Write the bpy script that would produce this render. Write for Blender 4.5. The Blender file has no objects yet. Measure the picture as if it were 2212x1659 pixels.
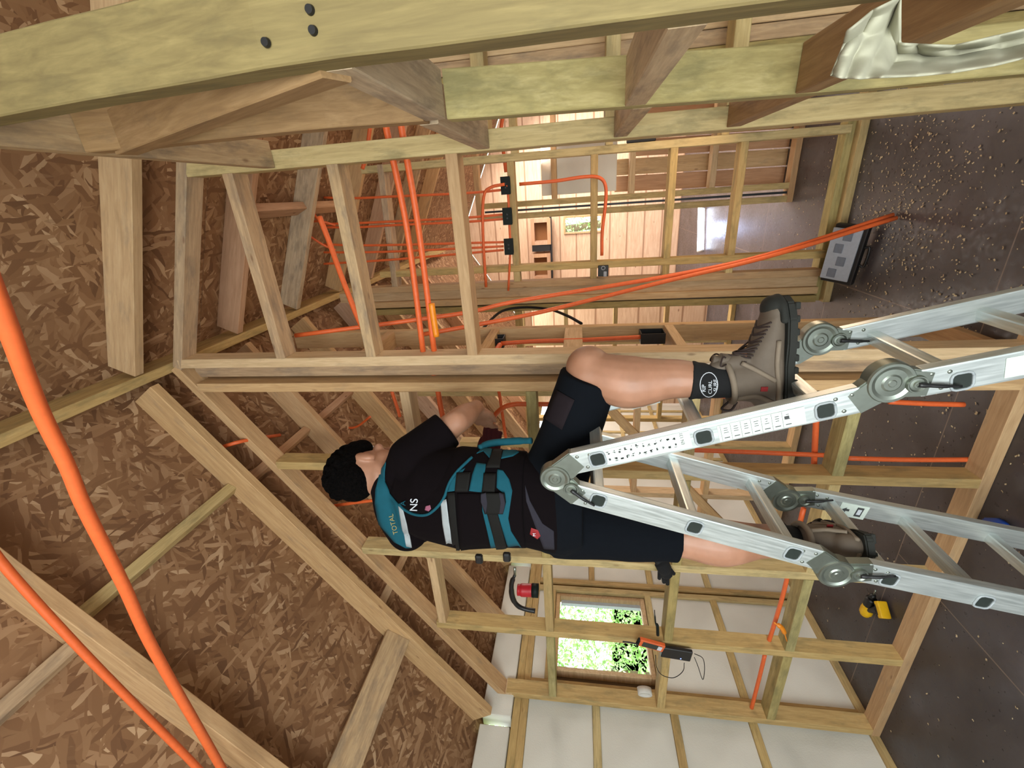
import bpy, bmesh, math, random
from mathutils import Vector, Matrix, noise
from mathutils.bvhtree import BVHTree
from mathutils.geometry import tessellate_polygon
random.seed(7)
SC = bpy.context.scene
COL = SC.collection
# ---------------------------------------------------------------- camera (upright wide phone camera rolled a quarter turn)
FPX, CXP, CYP, EYE = 941.0, 829.5, 1106.0, 1.65
def _n(v): return Vector(v).normalized()
_y = _n((1244-CXP, 1250-CYP, FPX))
_z = _n((-36, -6156, FPX)); _z = (_z - _z.dot(_y)*_y).normalized()
_x = _y.cross(_z)
RW = Matrix((_x, _y, _z))            # camera frame (right, down, forward) -> world
right, down, fwd = RW @ Vector((1,0,0)), RW @ Vector((0,1,0)), RW @ Vector((0,0,1))
cam = bpy.data.cameras.new('camera'); cam.lens = FPX/2212*36; cam.sensor_width = 36; cam.clip_start = .02
camo = bpy.data.objects.new('camera', cam); COL.objects.link(camo)
m = Matrix((down, right, -fwd)).transposed().to_4x4(); m.translation = (0, 0, EYE)
camo.matrix_world = m
SC.camera = camo
def P(x, y, ax, val):
    """the point where the sight line through photo pixel (x, y) meets the plane axis = val"""
    d = RW @ Vector((1659-y-CXP, x-CYP, FPX)); o = Vector((0,0,EYE)); i = 'XYZ'.index(ax)
    return o + d*((val-o[i])/d[i])
def PY(x, y, v): return P(x, y, 'Y', v)
# ---------------------------------------------------------------- world, lights, exposure
SC.view_settings.view_transform = 'Standard'; SC.view_settings.look = 'None'
SC.view_settings.exposure = 0.33; SC.view_settings.gamma = 1.0; SC.view_settings.use_curve_mapping = False
W = bpy.data.worlds.new('sky'); SC.world = W; W.use_nodes = True
wn = W.node_tree.nodes; wl = W.node_tree.links
bgn = wn['Background']; bgn.inputs[0].default_value = (.86, .94, 1.0, 1); bgn.inputs[1].default_value = 3.6
def area(name, loc, target, sx, sy, power, col):
    l = bpy.data.lights.new(name, 'AREA'); l.shape = 'RECTANGLE'; l.size = sx; l.size_y = sy; l.energy = power; l.color = col
    o = bpy.data.objects.new(name, l); COL.objects.link(o); o.location = loc
    o.rotation_euler = (Vector(target)-Vector(loc)).to_track_quat('-Z', 'Y').to_euler(); o['kind'] = 'helper'
    return o
area('key_light_behind_camera', (-.15, -1.75, 1.45), (-.6, 3, 1.6), 1.2, 1.7, 58, (.95, 1, .93))  # added key lamp, brightens timber faces turned towards the camera
sun = bpy.data.lights.new('sun', 'SUN'); sun.energy = 9.0; sun.angle = .01; sun.color = (1, .96, .88)
suno = bpy.data.objects.new('sun', sun); COL.objects.link(suno); suno.rotation_euler = Vector((-.22, .42, -1)).to_track_quat('-Z', 'Y').to_euler(); suno['kind'] = 'helper'
area('fill_far_room', (.9, 6.4, 2.4), (-.6, 6.6, 1.2), 2.0, 1.4, 100, (1, .91, .84))  # added fill lamp inside the far room, brightens its lining
area('fill_right_room', (.5, 4.5, 2.5), (1.6, 5.3, 1.3), 1.0, 1.4, 90, (1, .88, .80))  # added fill lamp aimed at the right outside wall
area('fill_middle_room', (-1.4, 5.3, 2.5), (-1.6, 5.0, .8), 1.6, 1.6, 34, (1, .93, .84))  # added fill lamp hung in the middle room, no real source there
area('warm_bounce_middle_bay', (.45, 2.5, .7), (-.6, 2.3, 3.4), .8, .8, 9, (1, .72, .5))
# ---------------------------------------------------------------- materials
def lin(c):
    c = c.lstrip('#'); v = [int(c[i:i+2], 16)/255 for i in (0, 2, 4)]
    return tuple(a/12.92 if a <= .04045 else ((a+.055)/1.055)**2.4 for a in v) + (1,)
MATS = {}
class NT:
    def __init__(s, name, rough=.7, metal=0):
        s.m = bpy.data.materials.new(name); s.m.use_nodes = True; s.n = s.m.node_tree.nodes; s.l = s.m.node_tree.links
        s.b = s.n['Principled BSDF']; s.b.inputs['Roughness'].default_value = rough; s.b.inputs['Metallic'].default_value = metal
        MATS[name] = s.m
    def new(s, t, **k):
        n = s.n.new(t)
        for a, v in k.items():
            if a.startswith('i_'):
                key = a[2:]; n.inputs[int(key) if key.isdigit() else key.replace('_', ' ')].default_value = v
            else: setattr(n, a, v)
        return n
    def link(s, a, b): s.l.new(a, b)
    def ramp(s, fac, stops):
        r = s.new('ShaderNodeValToRGB'); e = r.color_ramp.elements
        while len(e) < len(stops): e.new(.5)
        for k, (p, c) in zip(e, stops): k.position = p; k.color = lin(c) if isinstance(c, str) else (c, c, c, 1)
        s.link(fac, r.inputs[0]); return r.outputs[0]
    def mix(s, fac, a, b, mode='MIX'):
        x = s.new('ShaderNodeMix', data_type='RGBA', blend_type=mode)
        for sock, v in ((x.inputs[0], fac), (x.inputs[6], a), (x.inputs[7], b)):
            if isinstance(v, (int, float)): sock.default_value = v
            elif isinstance(v, tuple): sock.default_value = v
            elif isinstance(v, str): sock.default_value = lin(v)
            else: s.link(v, sock)
        return x.outputs[2]
    def coords(s, scale, jitter=True, kind='Object'):
        t = s.new('ShaderNodeTexCoord'); mp = s.new('ShaderNodeMapping'); mp.inputs['Scale'].default_value = scale
        if jitter:
            oi = s.new('ShaderNodeObjectInfo'); mu = s.new('ShaderNodeMath', operation='MULTIPLY', i_1=37.0); s.link(oi.outputs['Random'], mu.inputs[0])
            ad = s.new('ShaderNodeVectorMath', operation='ADD'); s.link(t.outputs[kind], ad.inputs[0]); s.link(mu.outputs[0], ad.inputs[1])
            s.link(ad.outputs[0], mp.inputs[0]); s.rand = oi.outputs['Random']
        else: s.link(t.outputs[kind], mp.inputs[0])
        return mp.outputs[0]
    def noise(s, vec, scale, detail=3, rough=.5, dist=0):
        n = s.new('ShaderNodeTexNoise'); n.inputs['Scale'].default_value = scale; n.inputs['Detail'].default_value = detail
        n.inputs['Roughness'].default_value = rough; n.inputs['Distortion'].default_value = dist; s.link(vec, n.inputs['Vector']); return n.outputs[0]
    def bump(s, h, strength=.3, dist=.002):
        b = s.new('ShaderNodeBump'); b.inputs['Strength'].default_value = strength; b.inputs['Distance'].default_value = dist
        s.link(h, b.inputs['Height']); s.link(b.outputs[0], s.b.inputs['Normal'])
def plain(name, col, rough=.6, metal=0, bump=0, spec=None):
    t = NT(name, rough, metal); v = t.coords((1,1,1), False); n = t.noise(v, 60, 2)
    t.link(t.mix(n, tuple(c*.86 for c in lin(col)[:3])+(1,), tuple(min(1, c*1.12) for c in lin(col)[:3])+(1,)), t.b.inputs['Base Color'])
    if bump: t.bump(n, bump, .001)
    if spec is not None: t.b.inputs['Specular IOR Level'].default_value = spec
    return t.m
def timber(name, lo, mid, hi, mould, mouldcol, knots=.5):
    t = NT(name, .72); g = t.coords((1.2, 14, 14)); gr = t.noise(g, 5, 5, .6, .6)
    base = t.ramp(gr, [(.25, lo), (.5, mid), (.78, hi)])
    f = t.noise(t.coords((6, 90, 90)), 3, 2); base = t.mix(t.ramp(f, [(.35, 0.), (.75, .35)]), base, lo)
    tint = t.ramp(t.rand, [(0, '#d9c6b2'), (.35, '#ffffff'), (.65, '#f3e2c4'), (1, '#e6d0bd')])
    base = t.mix(.75, base, tint, 'MULTIPLY')
    w = t.noise(t.coords((1.6, 5, 5)), 4, 5, .65)
    mm = t.ramp(w, [(1-mould-.10, 0.), (1-mould+.10, .55)]); base = t.mix(mm, base, mouldcol)
    vo = t.new('ShaderNodeTexVoronoi'); vo.inputs['Scale'].default_value = 2.6; t.link(t.coords((1.5, 4.5, 4.5)), vo.inputs['Vector'])
    k = t.ramp(vo.outputs['Distance'], [(.03, knots), (.085, 0.)]); base = t.mix(k, base, '#5b2c12')
    t.link(base, t.b.inputs['Base Color']); t.bump(gr, .25, .002); t.b.inputs['Specular IOR Level'].default_value = .3
    return t.m
timber('pine_warm', '#b79b77', '#ceb28c', '#dfc7a2', .34, '#8f7d68')
timber('pine_yellow', '#ae9a6c', '#c6b17f', '#d9c796', .40, '#77704f', .35)
timber('pine_green', '#978b5c', '#afa370', '#c5b888', .44, '#6b6745', .2)
timber('pine_post', '#6f6140', '#83744c', '#97875a', .36, '#5a523a', .1)
timber('pine_brown', '#866848', '#a08059', '#b5946c', .36, '#6d5a46')
timber('pine_grey', '#a58f76', '#c3ad90', '#d8c4a6', .42, '#6d6259')
timber('pine_pink', '#b7957a', '#c9a78c', '#dabaa0', .22, '#96705a', .8)
def osb():
    t = NT('osb', .8); L = []
    tc = t.new('ShaderNodeTexCoord'); dn = t.new('ShaderNodeTexNoise'); dn.inputs['Scale'].default_value = 9; t.link(tc.outputs['Object'], dn.inputs['Vector'])
    for i, (rot, sc) in enumerate(((.1, (9, 44, 20)), (.8, (10, 52, 20)), (-.6, (11, 56, 20)), (1.5, (12, 60, 20)))):
        m1 = t.new('ShaderNodeMapping'); m1.inputs['Rotation'].default_value = (0, 0, rot); m1.inputs['Location'].default_value = (i*3.3, i*1.7, 0)
        m2 = t.new('ShaderNodeMapping'); m2.inputs['Scale'].default_value = sc
        t.link(t.mix(.035, tc.outputs['Object'], dn.outputs['Color']), m1.inputs[0]); t.link(m1.outputs[0], m2.inputs[0])
        v = t.new('ShaderNodeTexVoronoi'); v.inputs['Scale'].default_value = 1.0; t.link(m2.outputs[0], v.inputs['Vector'])
        sp = t.new('ShaderNodeSeparateColor'); t.link(v.outputs['Color'], sp.inputs[0])
        L.append((t.ramp(sp.outputs[0], [(0, '#67462b'), (.25, '#805b3b'), (.6, '#916c4a'), (.88, '#a98461'), (1, '#c4a37f')]), sp.outputs[1]))
    b = L[0][0]
    for (c, m), th in zip(L[1:], (.5, .62, .74)): b = t.mix(t.ramp(m, [(th, 0.), (th+.03, 1.)]), b, c)
    n = t.noise(t.coords((1,1,1), False), 3.5, 5); b = t.mix(t.ramp(n, [(.35, .0), (.75, .5)]), b, '#755034')
    t.link(b, t.b.inputs['Base Color']); t.bump(L[1][1], .25, .002)
osb()
def floor_mat():
    t = NT('floor_board', .34); v = t.coords((1,1,1), False); n = t.noise(v, 3, 6, .65); n2 = t.noise(v, 40, 3)
    b = t.ramp(n, [(.3, '#383234'), (.55, '#4a4548'), (.75, '#5e5a60')])
    b = t.mix(t.ramp(n2, [(.5, 0.), (.8, .25)]), b, '#6f6355')
    br = t.new('ShaderNodeTexBrick'); br.inputs['Scale'].default_value = 1; br.inputs['Mortar Size'].default_value = .003; br.inputs['Brick Width'].default_value = 2.4; br.inputs['Row Height'].default_value = 1.2; br.inputs['Color1'].default_value = br.inputs['Color2'].default_value = (0,0,0,1); br.inputs['Mortar'].default_value = (1,1,1,1)
    mp = t.coords((1,1,1), False); t.link(mp, br.inputs['Vector'])
    b = t.mix(br.outputs['Color'], b, '#7a6b62')
    t.link(b, t.b.inputs['Base Color']); t.link(t.ramp(n2, [(.3, .26), (.8, .55)]), t.b.inputs['Roughness'])
floor_mat()
def eps():
    t = NT('foam_insulation', .85); v = t.coords((1,1,1), False); n = t.noise(v, 2.2, 3)
    t.link(t.ramp(n, [(.3, '#c9c6bb'), (.7, '#dcdad0')]), t.b.inputs['Base Color']); t.bump(t.noise(v, 160, 2), .4, .002)
eps()
def clad():
    t = NT('lining_board', .6); g = t.coords((1.1, 1.1, 9), False); gr = t.noise(g, 4, 4, .6, .5)
    w = t.new('ShaderNodeTexWave', bands_direction='Z'); w.inputs['Scale'].default_value = 3.5/math.pi*1.0; t.link(t.coords((1,1,1), False), w.inputs['Vector'])
    b = t.ramp(gr, [(.3, '#cfa98a'), (.7, '#e6c9ab')]); b = t.mix(t.ramp(w.outputs[0], [(.0, .75), (.035, 0.)]), b, '#8e6142')
    vo = t.new('ShaderNodeTexVoronoi'); vo.inputs['Scale'].default_value = 3; t.link(t.coords((1.2, 1.2, 2.5), False), vo.inputs['Vector'])
    b = t.mix(t.ramp(vo.outputs['Distance'], [(.03, .7), (.09, 0.)]), b, '#84492a'); t.link(b, t.b.inputs['Base Color'])
clad()
def alu():
    t = NT('aluminium', .4, .7); v = t.coords((4, 60, 60), False); n = t.noise(v, 3, 3)
    t.link(t.ramp(n, [(.3, '#c6cfcd'), (.7, '#e0e7e5')]), t.b.inputs['Base Color']); t.link(t.ramp(n, [(.3, .3), (.7, .45)]), t.b.inputs['Roughness'])
alu()
plain('zinc_steel', '#8d948a', .36, .85); plain('orange_conduit', '#dd6430', .5); plain('yellow_orange', '#e8891c', .42)
plain('black_plastic', '#161617', .45); plain('box_green_black', '#141c19', .6, 0, 0, .2); plain('rubber', '#121212', .8)
plain('shirt', '#0b0608', .95, 0, .3, .1); plain('shorts', '#0b0e13', .95, 0, .3, .1); plain('shorts_patch', '#201a1d', .95, 0, .2, .1)
plain('grey_fabric', '#29272f', .9, 0, .2, .2); plain('teal', '#0d4b59', .85, 0, .2, .25); plain('strap', '#12110f', .8, 0, .2, .2)
plain('reflector', '#9aa1a4', .5); plain('sock', '#0b0b0d', .95); plain('white_print', '#c9ced6', .7); plain('pink_print', '#8d5066', .8)
plain('gold_print', '#8e8455', .8); plain('red_label', '#86181b', .7); plain('boot_leather', '#5c5044', .75, 0, .35); plain('boot_mesh', '#76695a', .85, 0, .4)
plain('boot_sole', '#1d1e1a', .85); plain('lace', '#2b1d19', .8); plain('red_plastic', '#b01a26', .4); plain('drill_yellow', '#e0b012', .45)
plain('blue_plastic', '#1447a8', .45); plain('clear_grey', '#a0a5ae', .3); plain('case_dark', '#6b717c', .5); plain('white_plastic', '#c8c4bb', .5); plain('screen', '#2e3431', .2)
plain('cloth', '#a3a08c', .9, 0, .4); plain('cloth_glove', '#4a1522', .85, 0, .3); plain('label_white', '#cdd8cf', .5); plain('ink', '#3d3f40', .7)
plain('cardboard', '#8a5d35', .8, 0, .2); plain('pale_shaving', '#c8b692', .8); plain('bark', '#77624e', .9); plain('black_strip', '#17181c', .5)
def skin():
    t = NT('skin', .5); v = t.coords((1,1,1), False); n = t.noise(v, 14, 3); t.link(t.ramp(n, [(.3, '#94684f'), (.7, '#ac7d64')]), t.b.inputs['Base Color'])
    t.b.inputs['Subsurface Weight'].default_value = .12; t.b.inputs['Subsurface Radius'].default_value = (.02, .008, .004); t.bump(t.noise(v, 220, 2), .1, .0006)
skin()
t = NT('hair', 1.0); t.b.inputs['Specular IOR Level'].default_value = .05; v = t.coords((1,1,1), False); t.link(t.ramp(t.noise(v, 120, 3), [(.3, '#030303'), (.8, '#0d0a09')]), t.b.inputs['Base Color']); t.bump(t.noise(v, 150, 3), .9, .006)
t = NT('glass', .02); t.b.inputs['Transmission Weight'].default_value = 1; t.b.inputs['IOR'].default_value = 1.02
t = NT('foliage', .6); v = t.coords((1,1,1), False); t.link(t.ramp(t.noise(v, 7, 4), [(.3, '#6f9a52'), (.55, '#a9cf86'), (.75, '#d8ecb8')]), t.b.inputs['Base Color'])
t = NT('lawn', .9); v = t.coords((1,1,1), False); t.link(t.ramp(t.noise(v, 3, 4), [(.3, '#6f8d4c'), (.7, '#a9be7c')]), t.b.inputs['Base Color'])
t = NT('lamp_glow', .4); t.b.inputs['Emission Color'].default_value = (.78, .86, 1, 1); t.b.inputs['Emission Strength'].default_value = 6
t = NT('blue_light', .4); t.b.inputs['Emission Color'].default_value = (.1, .2, 1, 1); t.b.inputs['Emission Strength'].default_value = 4
# ---------------------------------------------------------------- object helpers
def obj(name, bm, mat, parent=None, smooth=False, mtx=None):
    me = bpy.data.meshes.new(name)
    if isinstance(bm, bpy.types.Mesh): me = bm
    else:
        bmesh.ops.recalc_face_normals(bm, faces=bm.faces); bm.to_mesh(me); bm.free()
    me.name = name
    me.materials.clear()
    for mm in (mat if isinstance(mat, (list, tuple)) else [mat]): me.materials.append(MATS[mm])
    if smooth:
        for p in me.polygons: p.use_smooth = True
    o = bpy.data.objects.new(name, me); COL.objects.link(o)
    if mtx is not None: o.matrix_world = mtx
    if parent is not None:
        o.parent = parent; o.matrix_parent_inverse = PMAT[parent.name].inverted()
    PMAT[o.name] = mtx.copy() if mtx is not None else Matrix()
    return o
PMAT = {}
def tag(o, label=None, cat=None, group=None, kind=None):
    if label: o['label'] = label
    if cat: o['category'] = cat
    if group: o['group'] = group
    if kind: o['kind'] = kind
    return o
def thing(name, loc, label=None, cat=None, group=None, kind=None):
    o = bpy.data.objects.new(name, None); COL.objects.link(o); o.location = loc; o.empty_display_size = .1
    PMAT[o.name] = Matrix.Translation(Vector(loc)); return tag(o, label, cat, group, kind)
def basis(xd, yd):
    x = Vector(xd).normalized(); y = Vector(yd); y = (y-y.dot(x)*x).normalized(); z = x.cross(y)
    return Matrix((x, y, z)).transposed().to_4x4()
def boxbm(sx, sy, sz, bev=0., seg=1, bm=None, mtx=None):
    nb = bm or bmesh.new(); r = bmesh.ops.create_cube(nb, size=1); vs = r['verts']
    for v in vs: v.co = Vector((v.co.x*sx, v.co.y*sy, v.co.z*sz))
    if bev:
        es = list({e for v in vs for e in v.link_edges}); rr = bmesh.ops.bevel(nb, geom=es, offset=bev, segments=seg, affect='EDGES', profile=.7)
        vs = list({v for f in rr['faces'] for v in f.verts} | {v for v in vs if v.is_valid})
    if mtx is not None:
        for v in vs: v.co = mtx @ v.co
    return nb
def stick(name, A, B, side, w, h, mat, parent=None, off=(0,0,0), bow=None):
    """timber from A to B (centre line); w along side, h across it"""
    A, B = Vector(A)+Vector(off), Vector(B)+Vector(off); d = B-A; L = d.length
    mt = basis(d, side); mt.translation = (A+B)/2
    bm = bmesh.new(); n = max(1, int(L/(.1 if bow else .3))); c = .0022; mi3 = mt.to_3x3().inverted()
    prof = [(-w/2+c, -h/2), (w/2-c, -h/2), (w/2, -h/2+c), (w/2, h/2-c), (w/2-c, h/2), (-w/2+c, h/2), (-w/2, h/2-c), (-w/2, -h/2+c)]
    rs = []; s0 = random.random()*50; k = .0018
    for i in range(n+1):
        x = -L/2+L*i/n; dy, dz = (k*noise.noise(Vector((s0, i*.5, 0))), k*noise.noise(Vector((s0, 0, i*.5)))) if 0 < i < n else (0, 0)
        if bow: bo = mi3 @ Vector(bow(A+d*(i/n))); dy += bo.y; dz += bo.z
        rs.append([bm.verts.new((x, a+dy, b+dz)) for a, b in prof])
    for a, b in zip(rs, rs[1:]):
        for j in range(8): bm.faces.new((a[j], a[(j+1) % 8], b[(j+1) % 8], b[j]))
    bm.faces.new(rs[0][::-1]); bm.faces.new(rs[-1])
    return obj(name, bm, mat, parent, mtx=mt)
def smoothpts(pts, n=6):
    pts = [Vector(p) for p in pts]
    if len(pts) < 3: return pts
    out = []
    for i in range(len(pts)-1):
        p0 = pts[i-1] if i else pts[0]*2-pts[1]; p1, p2 = pts[i], pts[i+1]; p3 = pts[i+2] if i+2 < len(pts) else pts[-1]*2-pts[-2]
        for k in range(n):
            t = k/n; out.append(.5*((2*p1)+(p2-p0)*t+(2*p0-5*p1+4*p2-p3)*t*t+(3*p1-p0-3*p2+p3)*t**3))
    return out+[pts[-1]]
def tubebm(pts, r, seg=10, bm=None, ends=True, sm=True):
    nb = bm or bmesh.new(); pts = smoothpts(pts) if sm else [Vector(p) for p in pts]
    rad = r if isinstance(r, (list, tuple)) else None
    up = None; rings = []
    for i, p in enumerate(pts):
        d = (pts[min(i+1, len(pts)-1)]-pts[max(i-1, 0)]).normalized()
        if up is None: up = d.orthogonal().normalized()
        up = (up-up.dot(d)*d).normalized(); s = d.cross(up)
        f = i/(len(pts)-1); rr = (rad[0]+(rad[-1]-rad[0])*f) if rad and len(rad) == 2 else (rad[min(int(f*(len(rad)-1)+.5), len(rad)-1)] if rad else r)
        rings.append([nb.verts.new(p+(up*math.cos(a)+s*math.sin(a))*rr) for a in [2*math.pi*k/seg for k in range(seg)]])
    for a, b in zip(rings, rings[1:]):
        for j in range(seg): nb.faces.new((a[j], a[(j+1) % seg], b[(j+1) % seg], b[j]))
    if ends: nb.faces.new(rings[0][::-1]); nb.faces.new(rings[-1])
    return nb
def tube(name, pts, r, mat, parent=None, seg=10, label=None, cat=None, group=None):
    o = obj(name, tubebm(pts, r, seg), mat, parent, True); return tag(o, label, cat, group)
def box(name, c, s, mat, parent=None, bev=0., rot=None, seg=1, smooth=False):
    mt = (rot.to_4x4() if rot is not None else Matrix()); mt.translation = Vector(c)
    return obj(name, boxbm(*s, bev, seg), mat, parent, smooth, mtx=mt)
def prism(poly, th, mtx, bev=0.):
    """outline in the local XY plane given thickness along local Z"""
    bm = bmesh.new(); vs = [bm.verts.new(mtx @ Vector((x, y, -th/2))) for x, y in poly]; f = bm.faces.new(vs)
    r = bmesh.ops.extrude_face_region(bm, geom=[f]); nv = [g for g in r['geom'] if isinstance(g, bmesh.types.BMVert)]
    d = (mtx.to_3x3() @ Vector((0, 0, 1))).normalized()*th
    for v in nv: v.co += d
    if bev: bmesh.ops.bevel(bm, geom=[e for e in bm.edges], offset=bev, segments=2, affect='EDGES', clamp_overlap=True)
    return bm
def textmesh(s, size, depth=.0008):
    cu = bpy.data.curves.new('writing', 'FONT'); cu.body = s; cu.size = size; cu.extrude = depth; cu.align_x = 'CENTER'; cu.align_y = 'CENTER'
    o = bpy.data.objects.new('writing', cu); COL.objects.link(o); dg = bpy.context.evaluated_depsgraph_get()
    me = bpy.data.meshes.new_from_object(o.evaluated_get(dg)); bpy.data.objects.remove(o); bpy.data.curves.remove(cu); return me
# ---------------------------------------------------------------- the setting: floor, roof sheets, walls
RX, ZT, SL, SR = -.65, 3.75, .645, .455          # ridge line x, sheet height at ridge, left and right fall
XL, XR, YB = -2.9, 1.6, 8.0
def zl(x, z0): return z0-SL*abs(x-RX)
def zr(x, z0): return z0-SR*abs(x-RX)
box('floor', (-.65, 3.2, -.02), (4.9, 9.8, .04), 'floor_board')['kind'] = 'structure'
def roof_sheet(x0, x1, fz, y0, y1, nm):
    A, B = Vector((x0, 0, fz(x0, ZT))), Vector((x1, 0, fz(x1, ZT))); d = B-A
    mt = basis(d, (0, 1, 0)); mt.translation = (A+B)/2+Vector((0, (y0+y1)/2, 0))+Vector((0, 0, .009))
    tag(obj(nm, boxbm(d.length, y1-y0, .016), 'osb', mtx=mt), kind='structure')
y = -1.55
for k, w in enumerate((1.2,)*8):
    roof_sheet(XL-.12, RX, zl, y, y+w-.003, 'ceiling'); roof_sheet(XR+.12, RX, zr, y, y+w-.003, 'ceiling'); y += w
# left outside wall: studs, noggings, foam panels, dark outer board, window
wl_ = thing('wall_left', (XL, 3, 0), kind='structure')
SY = [-1.5, -.9, -.3, .02, .62, 1.22, 1.82, 2.64, 3.3, 3.9, 4.5, 5.1, 5.7, 6.3, 6.9, 7.5, 7.96]
WY0, WY1, WZ0, WZ1 = 1.93, 2.53, 1.18, 1.825
for yy in SY: stick('stud', (XL-.045, yy, .045), (XL-.045, yy, 1.975), (0, 1, 0), .045, .09, 'pine_yellow', wl_)
stick('stud', (XL-.045, 2.57, .045), (XL-.045, 2.57, 1.975), (0, 1, 0), .045, .09, 'pine_yellow', wl_)
stick('bottom_plate', (XL-.045, -1.55, .0225), (XL-.045, 8, .0225), (1, 0, 0), .09, .045, 'pine_yellow', wl_)
for z in (1.9975, 2.0435): stick('top_plate', (XL-.045, -1.55, z), (XL-.045, 8, z), (1, 0, 0), .09, .045, 'pine_yellow', wl_)
for a, b in zip(SY, SY[1:]):
    if b-a < .1: continue
    c0, c1 = a+.0225, b-.0225
    win = abs(a-1.82) < .01
    zs = [.66, 1.14, 1.865] if win else [.66, 1.1, 1.56]
    if win: c1 = 2.5475
    for z in zs: stick('nogging', (XL-.045, c0, z), (XL-.045, c1, z), (1, 0, 0), .09, .045, 'pine_yellow', wl_)
    lv = [.045]+[q for z in zs for q in (z-.0225, z+.0225)]+[1.975]
    for k in range(0, len(lv)-1, 2):
        if win and abs(lv[k]-1.1625) < .01: continue
        box('insulation_panel', (XL-.052, (c0+c1)/2, (lv[k]+lv[k+1])/2), (.07, c1-c0-.002, lv[k+1]-lv[k]-.002), 'foam_insulation', wl_)
ob = bmesh.new()
for (a, b, c, d) in ((-1.6, WY0-.0, 0, 2.1), (WY1, 8.1, 0, 2.1), (WY0, WY1, 0, WZ0), (WY0, WY1, WZ1, 2.1)):
    boxbm(.02, b-a, d-c, bm=ob, mtx=Matrix.Translation((XL-.1, (a+b)/2, (c+d)/2)))
obj('outer_board', ob, 'bark', wl_)
for a, b in zip([.3, .8, 1.575, 2.215, 2.8, 3.4, 4.0, 4.6], [.755, 1.53, 2.17, 2.75, 3.35, 3.95, 4.55, 5.15]):
    box('insulation_block', (XL-.03, (a+b)/2, 2.16), (.11, b-a-.01, .18), 'foam_insulation', wl_, .004)
def window(name, x, y0, y1, z0, z1, parent=None, axis='X'):
    w = thing(name, (x, y0, z0) if axis == 'X' else (y0, x, z0), kind='structure')
    def bx(nm, a, b, c, d, th, mt, o=0):
        ce, sz = ((x+o, (a+b)/2, (c+d)/2), (th, b-a, d-c)) if axis == 'X' else (((a+b)/2, x+o, (c+d)/2), (b-a, th, d-c))
        return box(nm, ce, sz, mt, w, .003 if th > .01 else 0)
    t = .03
    for a, b, c, d in ((y0, y1, z0, z0+t), (y0, y1, z1-t, z1), (y0, y0+t, z0+t, z1-t), (y1-t, y1, z0+t, z1-t)): bx('window_frame', a, b, c, d, .07, 'pine_warm')
    bx('pane', y0+t, y1-t, z0+t, z1-t, .005, 'glass', -.02 if axis == 'X' else .02)
    return w
window('window_1', XL-.06, WY0-.01, WY1+.012, WZ0-.015, WZ1+.015)
# lowered blind slat seen at the head of the window
tr = thing('trim_1', (XL-.05, 2.5, 1.2), kind='structure')
box('trim_board', (XL-.06, WY1-.05, 1.5), (.03, .028, .6), 'reflector', tr)
# far gable wall lined with boards, with its own small window
wf = thing('wall_back', (RX, YB, 0), kind='structure')
q0, q1 = P(1218, 506, 'Y', YB), P(1302, 462, 'Y', YB)
wx0, wx1, wz0, wz1 = q0.x, q1.x, q1.z, q0.z
def gable(bm, x0, x1, z0, flat=None):
    f = lambda x: (flat if flat is not None else (zl(x, ZT-.02) if x <= RX else zr(x, ZT-.02)))
    xs = [x0]+([RX] if x0 < RX < x1 and flat is None else [])+[x1]
    lo = [(x0, z0), (x1, z0)]; up = [(x, f(x)) for x in reversed(xs)]
    for yy, rev in ((YB, 0), (YB+.02, 1)):
        vs = [bm.verts.new((x, yy, z)) for x, z in lo+up]; bm.faces.new(vs if not rev else vs[::-1])
gb = bmesh.new()
gable(gb, XL-.1, wx0, 0); gable(gb, wx1, XR+.1, 0); gable(gb, wx0, wx1, 0, wz0); gable(gb, wx0, wx1, wz1)
obj('lining', gb, 'lining_board', wf)
window('window_2', YB+.0, wx0, wx1, wz0, wz1, axis='Y')
# right outside wall of the far rooms
wr = thing('wall_right', (XR, 5, 0), kind='structure')
YR0 = -1.6
ys = [YR0+.6*k for k in range(17)]
for yy in ys: stick('stud', (XR+.045, yy, .045), (XR+.045, yy, 2.4), (0, 1, 0), .045, .09, 'pine_warm', wr)
stick('bottom_plate', (XR+.045, YR0, .0225), (XR+.045, 8, .0225), (1, 0, 0), .09, .045, 'pine_warm', wr)
stick('top_plate', (XR+.045, YR0, 2.42), (XR+.045, 8, 2.42), (1, 0, 0), .09, .045, 'pine_warm', wr)
for a, b in zip(ys, ys[1:]):
    for z in (.66, 1.3, 1.9): stick('nogging', (XR+.045, a+.0225, z), (XR+.045, b-.0225, z), (1, 0, 0), .09, .045, 'pine_warm', wr)
    lv = [.045, .6375, .6825, 1.2775, 1.3225, 1.8775, 1.9225, 2.4]
    for k in range(0, 8, 2): box('insulation_panel', (XR+.052, (a+b)/2, (lv[k]+lv[k+1])/2), (.07, .553, lv[k+1]-lv[k]-.002), 'foam_insulation', wr)
box('outer_board', (XR+.1, 3.2, 1.27), (.02, 9.7, 2.54), 'bark', wr)
wfr = thing('wall_front', (RX, -1.6, 0), kind='structure')
for (x0, x1, z0, z1) in ((XL-.1, -1.5, 0, 3.4), (.9, XR+.1, 0, 3.2), (-1.5, .9, 2.25, 3.2)): box('lining', ((x0+x1)/2, -1.6, (z0+z1)/2), (x1-x0, .02, z1-z0), 'osb', wfr)
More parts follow.
